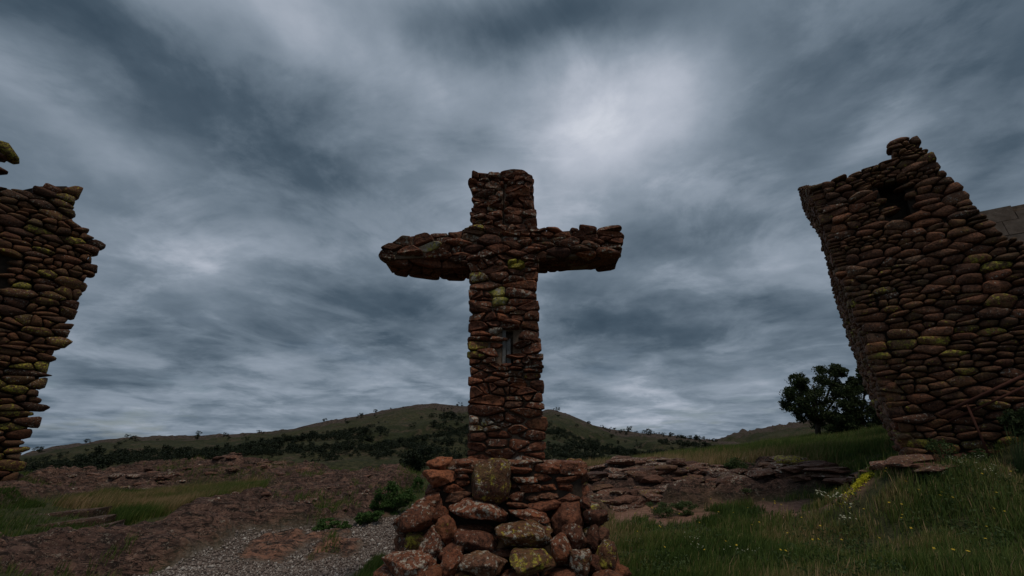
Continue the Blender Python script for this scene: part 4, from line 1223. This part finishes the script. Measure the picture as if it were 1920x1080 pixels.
def grow_tree(name, base, clusters, trunk_r, mat, leaf_n, leaf_s, label, cat, seed, group=None, twig_name='branch'):
    """clusters: (x,y,z,rx,ry,rz) in world coordinates"""
    rr = random.Random(seed); rn = np.random.default_rng(seed)
    root = empty(name, base); tag(root, label, cat, group)
    segs = []; cs = [Vector(c[:3]) for c in clusters]
    mid = sum(cs, Vector()) / len(cs)
    fork = base + (mid - base) * .38
    fork.x = base.x + (mid.x - base.x) * .25
    trunk = [(base - ZUP * .1, base + (fork - base) * .5 + Vector((rr.uniform(-.05, .05), 0, 0)), trunk_r, trunk_r * .8)]
    trunk.append((trunk[0][1], fork, trunk_r * .8, trunk_r * .62))
    tips = []
    for c, cl in zip(cs, clusters):
        m1 = fork + (c - fork) * .5 + Vector((rr.uniform(-1, 1), rr.uniform(-1, 1), rr.uniform(.2, 1))) * .12 * (c - fork).length
        segs += [(fork, m1, trunk_r * .45, trunk_r * .28), (m1, c, trunk_r * .28, trunk_r * .12)]
        for _ in range(14):
            d = Vector((rr.gauss(0, 1), rr.gauss(0, 1), rr.gauss(.1, 1))).normalized()
            tp = c + Vector((d.x * cl[3], d.y * cl[4], d.z * cl[5])) * rr.uniform(.7, 1.12)
            segs.append((m1 + (c - m1) * rr.uniform(.4, 1), tp, trunk_r * .12, trunk_r * .03))
            tips.append((tp, (cl[3] + cl[5]) / 2))
    limb_mesh('trunk', trunk, M_bark, root)
    limb_mesh(twig_name, segs, M_bark, root)
    Vs = []
    for tp, s in tips:
        k = max(8, int(leaf_n / len(tips)))
        rad = s * rr.uniform(.32, .75)
        Vs.append(leaves(k, tuple(tp), (rad, rad, rad * .75), leaf_s, rn, hollow=0))
    leaf_mesh('crown', np.concatenate(Vs), mat, root)
    return root
def W(px, py, Yd): return at_y(px, py, Yd)
# oak on the bank and the darker bush beside it
YT = 17.5; k_ = YT / 1.03 / F
def cl_(px, py, rpx, dy=0): p = W(px, py, YT + dy); return (p.x, p.y, p.z, rpx * k_, rpx * k_ * .9, rpx * k_ * .8)
tb = W(1532, 812, YT); tb.z = gz(tb.x, tb.y) - .05
grow_tree('oak_tree', tb, [cl_(1500, 735, 24), (cl_(1492, 718, 20, .4)), cl_(1525, 722, 26), cl_(1556, 705, 22), cl_(1572, 696, 13), cl_(1498, 762, 22), cl_(1530, 760, 28, -.4), cl_(1560, 745, 26), cl_(1578, 730, 16), cl_(1510, 778, 16), cl_(1545, 782, 24, .3)],
          .14, M_leaf_oak, 26000, .046, 'small dark round-crowned oak left of the right stone tower', 'tree', 3)
YT = 16.5; k_ = YT / 1.03 / F
tb = W(1612, 815, YT); tb.z = gz(tb.x, tb.y) - .05
grow_tree('oak_tree', tb, [cl_(1600, 745, 20), cl_(1608, 712, 15), cl_(1628, 725, 24), cl_(1590, 775, 24), cl_(1620, 775, 30), cl_(1600, 795, 26), cl_(1640, 790, 30), cl_(1570, 795, 20), cl_(1618, 698, 9)],
          .12, M_leaf_oak, 26000, .046, 'dense low oak growing close against the right stone tower', 'tree', 4)
def bush(name, px, py, Yd, blobs, n, ls, mat, label, cat='bush', seed=1, group=None):
    rn = np.random.default_rng(seed); rr = random.Random(seed)
    gx0, gy0 = ground_hit(px, py) if Yd is None else (W(px, py, Yd).x, Yd)
    b = Vector((gx0, gy0, gz(gx0, gy0)))
    root = empty(name, b); tag(root, label, cat, group)
    t = gy0 / ray(px, py).y
    Vs = []; segs = []
    for (bx, by, rw, rh) in blobs:
        p = W(bx, by, gy0 + rr.uniform(-.1, .1)); r1 = rw * t / F; r2 = rh * t / F
        for _ in range(14):
            d = Vector((rr.gauss(0, 1), rr.gauss(0, 1), rr.gauss(0, 1))).normalized() * rr.uniform(.4, 1)
            q = p + Vector((d.x * r1, d.y * r1, d.z * r2))
            segs.append((b + Vector((rr.uniform(-.3, .3) * r1, 0, 0)), q, .004, .002))
            Vs.append(leaves(max(6, n // (14 * len(blobs))), tuple(q), (r1 * .38, r1 * .38, r2 * .34), ls, rn, hollow=0))
    limb_mesh('stem', segs, M_stem, root)
    leaf_mesh('foliage', np.concatenate(Vs), mat, root)
bush('leafy_bush', 735, 962, None, [(728, 925, 26, 20), (755, 935, 22, 18), (712, 945, 20, 16), (742, 952, 28, 14)], 9000, .022, M_leaf_bush, 'bright green leafy bush at the edge of the gravel path', seed=2)
bush('leafy_bush', 700, 978, None, [(698, 965, 22, 11), (680, 972, 14, 8)], 3500, .02, M_leaf_bush, 'low green leafy clump in front of the larger path bush', seed=3)
bush('leafy_bush', 620, 994, None, [(612, 984, 26, 10), (640, 988, 16, 8)], 3500, .018, M_leaf_bush, 'small sprawling green plant where rock meets gravel', seed=4)
bush('leafy_bush', 793, 925, None, [(784, 905, 14, 12)], 1500, .02, M_leaf_bush, 'small green bush hard against the left of the plinth', seed=14)
bush('dark_shrub', 775, 900, 24, [(770, 870, 22, 24), (790, 860, 22, 26), (750, 880, 14, 14), (775, 890, 26, 16)], 9000, .06, M_leaf_cedar, 'tall dark shrub behind the left shoulder of the plinth', seed=5)
bush('meadow_shrub', 1290, 966, None, [(1240, 955, 26, 15), (1285, 950, 22, 13)], 4500, .016, M_leaf_herb, 'rounded green herb clump in front of the right rock outcrop', 'plant', seed=6)
bush('meadow_shrub', 1390, 930, None, [(1385, 922, 30, 12), (1430, 926, 22, 10)], 4500, .018, M_leaf_herb, 'low dark herb clump in the hollow right of the layered outcrop', 'plant', seed=7)
bush('meadow_shrub', 1290, 903, None, [(1292, 895, 14, 9)], 1500, .02, M_leaf_herb, 'small green tuft on top of the layered outcrop', 'plant', seed=8)
bush('meadow_shrub', 1395, 890, None, [(1385, 875, 26, 13), (1430, 880, 30, 12), (1462, 868, 20, 12)], 5500, .022, M_leaf_herb, 'broad herb clump left of the yellow mossy rock', 'plant', seed=9)
bush('wall_weeds', 1775, 878, 6.4, [(1770, 845, 22, 22), (1800, 862, 30, 10), (1840, 852, 26, 10)], 1500, .02, M_leaf_herb, 'thin weeds growing against the foot of the right tower', 'plant', seed=10)
bush('wall_weeds', 1890, 840, 5.9, [(1905, 785, 22, 22), (1918, 805, 20, 20)], 2600, .02, M_leaf_oak, 'dark leafy shrub against the tower wall at the right edge', 'plant', seed=11)
# moss cushions
def moss(px, py, wpx, hpx, label, seed):
    x0, y0 = ground_hit(px, py); rn = np.random.default_rng(seed)
    t = y0 / ray(px, py).y
    n = 3600
    xx = x0 + rn.normal(0, .4, n) * wpx * t / F; yy = y0 + rn.normal(0, .3, n) * wpx * .3 * t / F
    zz = HG(xx, yy) + rn.uniform(.0, .07, n)
    o = leaf_mesh('moss', leaf_cards(np.stack([xx, yy, zz], 1), .014, rn), M_moss)
    tag(o, label, 'moss', kind='stuff')
moss(1640, 886, 75, 8, 'bright yellow moss cushion below the foot of the right tower', 1)
x0, y0 = ground_hit(1495, 885)
rb = empty('mossy_rock', (x0, y0, gz(x0, y0))); tag(rb, 'low pointed red rock capped with yellow lichen on the right slope', 'rock')
t = y0 / ray(1495, 880).y
vs_, fs_ = boulder(Vector((x0, y0, gz(x0, y0) + .06)), 34 * t / F, .3, 14 * t / F, R(8), random.Random(3), rough=.2, cuts=12, boxy=3)
o = mesh_obj('stone', vs_, fs_, M_slab, rb, True); o.color = (.5, 1.0, .6, 1)

# iron handrail leaning along the right tower steps
hr_ = empty('handrail', tuple(W(1800, 800, 5.9))); tag(hr_, 'rusty two-bar iron handrail climbing in front of the right tower wall', 'handrail')
def bar(name, p, q, r_): return limb_mesh(name, [(p, q, r_, r_)], M_rust, hr_)
A1, A2 = W(1762, 778, 6.5), W(1950, 690, 5.75)
B1, B2 = W(1780, 790, 6.5), W(1950, 712, 5.75)
bar('rail', A1, A2, .024); bar('rail', B1, B2, .018)
for f_ in (.28, .85):
    p = A1 + (A2 - A1) * f_
    bar('post', p, Vector((p.x, p.y, gz(p.x, p.y) - .1)), .016)

# ============================================================ WILDFLOWERS
rf = random.Random(77)
def flower(name, x, y, h, heads, mat, hs, label, cat, group=None, spread=.05):
    z = gz(x, y); b = Vector((x, y, z)); root = empty(name, b); tag(root, label, cat, group)
    V_, F_, seg = [], [], []
    top = b + Vector((rf.uniform(0, .06), rf.uniform(-.03, .03), h))
    for _ in range(heads):
        c = top + Vector((rf.gauss(0, spread), rf.gauss(0, spread), rf.gauss(0, spread * .3)))
        seg.append((b + (top - b) * .6, c, .002, .0015))
        i = len(V_); tl = Vector((rf.uniform(-.5, .5), rf.uniform(-.9, -.1), 1)).normalized(); s_ = tl.orthogonal().normalized(); t_ = tl.cross(s_)
        V_.append(c + tl * hs * .25)
        for k in range(12):
            rr_ = hs * (1 if k % 2 else .55); V_.append(c + (s_ * math.cos(k * math.pi / 6) + t_ * math.sin(k * math.pi / 6)) * rr_)
        F_ += [(i, i + 1 + k, i + 1 + (k + 1) % 12) for k in range(12)]
    seg.append((b, b + (top - b) * .6, .0025, .002))
    limb_mesh('stem', seg, M_stem, root)
    mesh_obj('petals', V_, F_, mat, root)
spots = [(1208, 1026), (1358, 1028), (1250, 1054), (1390, 1048), (1217, 952), (1430, 945), (1447, 948), (1408, 960), (1378, 985), (1345, 980), (1752, 893), (1680, 905), (1702, 912), (1743, 938), (1878, 976), (1905, 953), (1771, 1056), (1830, 1000), (1690, 962), (1620, 980), (1540, 1015), (1480, 1030), (1300, 1000), (1600, 1050), (1860, 1040), (1500, 990), (1660, 1040), (1730, 1020), (1580, 965), (1460, 1070), (1330, 1065), (1790, 960), (1640, 925), (1560, 935), (1270, 985), (1420, 1010), (1700, 990), (1840, 905), (1890, 890), (1240, 1000), (1520, 1055), (1810, 1075), (1185, 980), (1350, 955), (1475, 960)]
for (px, py) in spots:
    x, y = ground_hit(px, py + 14)
    flower('yellow_wildflower', x, y, rf.uniform(.16, .26), rf.choice([1, 1, 2]), M_yellow, rf.uniform(.011, .018), 'small yellow daisy-like wildflower in the right foreground meadow', 'wildflower', 'yellow wildflowers in the meadow')
umb = [(1547, 945, 14, 'large cream flower cluster left of centre in the meadow'), (1568, 955, 8, 'small cream flower head just below the large cream cluster'), (1583, 950, 8, 'small cream flower head just right of the large cream cluster'),
       (1600, 1000, 12, 'cream flower cluster standing alone lower in the meadow'), (1603, 975, 4, 'tiny cream flower head above the lone lower cluster')]
for (px, py, n, lb) in umb:
    x, y = ground_hit(px, py + 22)
    flower('umbel_flower', x, y, .30, n, M_white, .016, lb, 'wildflower', None, .05)
wh = [(1305, 1025, 10), (1315, 1045, 7), (1270, 945, 10), (1290, 940, 8), (1395, 870, 10), (1375, 1070, 6), (1840, 868, 12), (1820, 880, 10), (1870, 885, 10), (1800, 875, 9), (1150, 935, 6), (1465, 855, 7), (1410, 1058, 5), (1890, 905, 8), (1850, 895, 8), (1760, 905, 6), (1700, 880, 5)]
for (px, py, n) in wh:
    x, y = ground_hit(px, min(py + 12, 1079))
    flower('white_wildflower', x, y, rf.uniform(.14, .22), n, M_white, .008, 'spray of tiny white wildflowers on the right hillside', 'wildflower', 'white wildflower sprays on the right', .06)

# ============================================================ TREES ON THE MOUNTAIN
rt = random.Random(99); rn = np.random.default_rng(99)
protos = []
for i in range(7):
    Vs = []; 
    for _ in range(7):
        c = (rt.gauss(0, .32), rt.gauss(0, .32), rt.uniform(.18, .95))
        Vs.append(leaves(60, c, (.30, .30, .24), .10, rn, hollow=.1))
    V = np.concatenate(Vs)
    me_o = np_mesh('crown', V, [np.arange(len(V)).reshape(-1, 4)], M_leaf_cedar)
    me = me_o.data; bpy.data.objects.remove(me_o)
    b0_ = [Vector((0.06 * math.cos(k), 0.06 * math.sin(k), 0)) for k in (0, 2.1, 4.2)]
    tr = bpy.data.meshes.new('trunk'); tr.from_pydata([tuple(v - ZUP * .1) for v in b0_] + [tuple(v * .5 + ZUP * .6) for v in b0_], [], [(0, 1, 4, 3), (1, 2, 5, 4), (2, 0, 3, 5)]); tr.materials.append(M_bark)
    protos.append((me, tr, V))
cand = []
tries = 0
while len(cand) < 4600 and tries < 60000:
    tries += 1
    a_ = rt.uniform(max(a0, R(-56)), R(38)); t_ = rt.random() ** .95
    cx_p = 960 + F * math.tan(a_) / math.cos(TH) * 1.0
    den = .75 if t_ < .22 else (.75 if t_ < .5 else (.5 if t_ < .66 else .04))
    p = hz1(a_, min(t_, .985))
    nn = float(fbm(np.array([p.x * .035]), np.array([p.y * .05]), 3, 5)[0])
    if rt.random() < den * max(.04, min(1, (nn - .43) * 7)): cand.append((p, t_))
# skyline pines on the low ridge right of the cross
for px in range(1130, 1345, 6):
    d = ray(px + rt.uniform(-3, 3), 800); a_ = math.atan2(d.x, d.y)
    cand.append((hz1(a_, rt.uniform(.93, .985)), -1))
cand = [(p, t_, (rt.uniform(3.5, 10) if rt.random() < .8 else rt.uniform(9, 13)) * p.length / F * (.7 if t_ > .6 or t_ < 0 else 1)) for p, t_ in cand]
cand.sort(key=lambda q: -q[2] / q[0].length * (1.25 if q[1] > .3 else 1))
stuffV = []
for i, (p, t_, s) in enumerate(cand):
    me, tr, V = protos[rt.randrange(7)]
    if i < 296:
        zone = 'along the mountain foot' if t_ < .3 and t_ >= 0 else ('on the mountain skyline' if t_ < 0 else 'part way up the mountainside')
        sd2 = 'left' if proj(p)[0] < 870 else 'right'
        lb = 'dark juniper %s %s of the cross' % (zone, sd2); gp = 'junipers %s %s of the cross' % (zone, sd2)
        r_ = bpy.data.objects.new('juniper_tree', None); C.objects.link(r_); r_.location = p; r_.scale = (s, s, s * rt.uniform(.7, 1.05)); r_.rotation_euler = (0, 0, rt.uniform(0, 6.28))
        tag(r_, lb, 'tree', gp)
        for nm, mm in (('crown', me), ('trunk', tr)):
            o = bpy.data.objects.new(nm, mm); C.objects.link(o); o.parent = r_
    else:
        an_ = rt.uniform(0, 6.28); sub = V.reshape(-1, 4, 3)[rt.randrange(2)::2].reshape(-1, 3) * 1.0
        x_ = sub[:, 0] * math.cos(an_) - sub[:, 1] * math.sin(an_); y_ = sub[:, 0] * math.sin(an_) + sub[:, 1] * math.cos(an_)
        stuffV.append(np.stack([x_ * s + p.x, y_ * s + p.y, sub[:, 2] * s * .9 + p.z], 1))
o = leaf_mesh('distant_woodland', np.concatenate(stuffV), M_leaf_cedar)
tag(o, 'scattered dark scrub woodland covering the mountain slope', 'woodland', kind='stuff')
# low dark trees in front of the far hill
Vs = []
for _ in range(260):
    d = ray(rt.uniform(1330, 1700), 830); a_ = math.atan2(d.x, d.y)
    if not (b0 < a_ < b1): continue
    p = hz2(a_, rt.uniform(0, .35)); s = rt.uniform(5, 9); V = protos[rt.randrange(7)][2]
    Vs.append(V[:len(V) // 8 * 4] * s + np.array(p))
o = leaf_mesh('far_woodland', np.concatenate(Vs), M_leaf_cedar)
tag(o, 'dark belt of woods at the foot of the far right hill', 'woodland', kind='stuff')
print('objects', len(C.objects), 'tris', sum(len(m.polygons) * 2 for m in bpy.data.meshes))
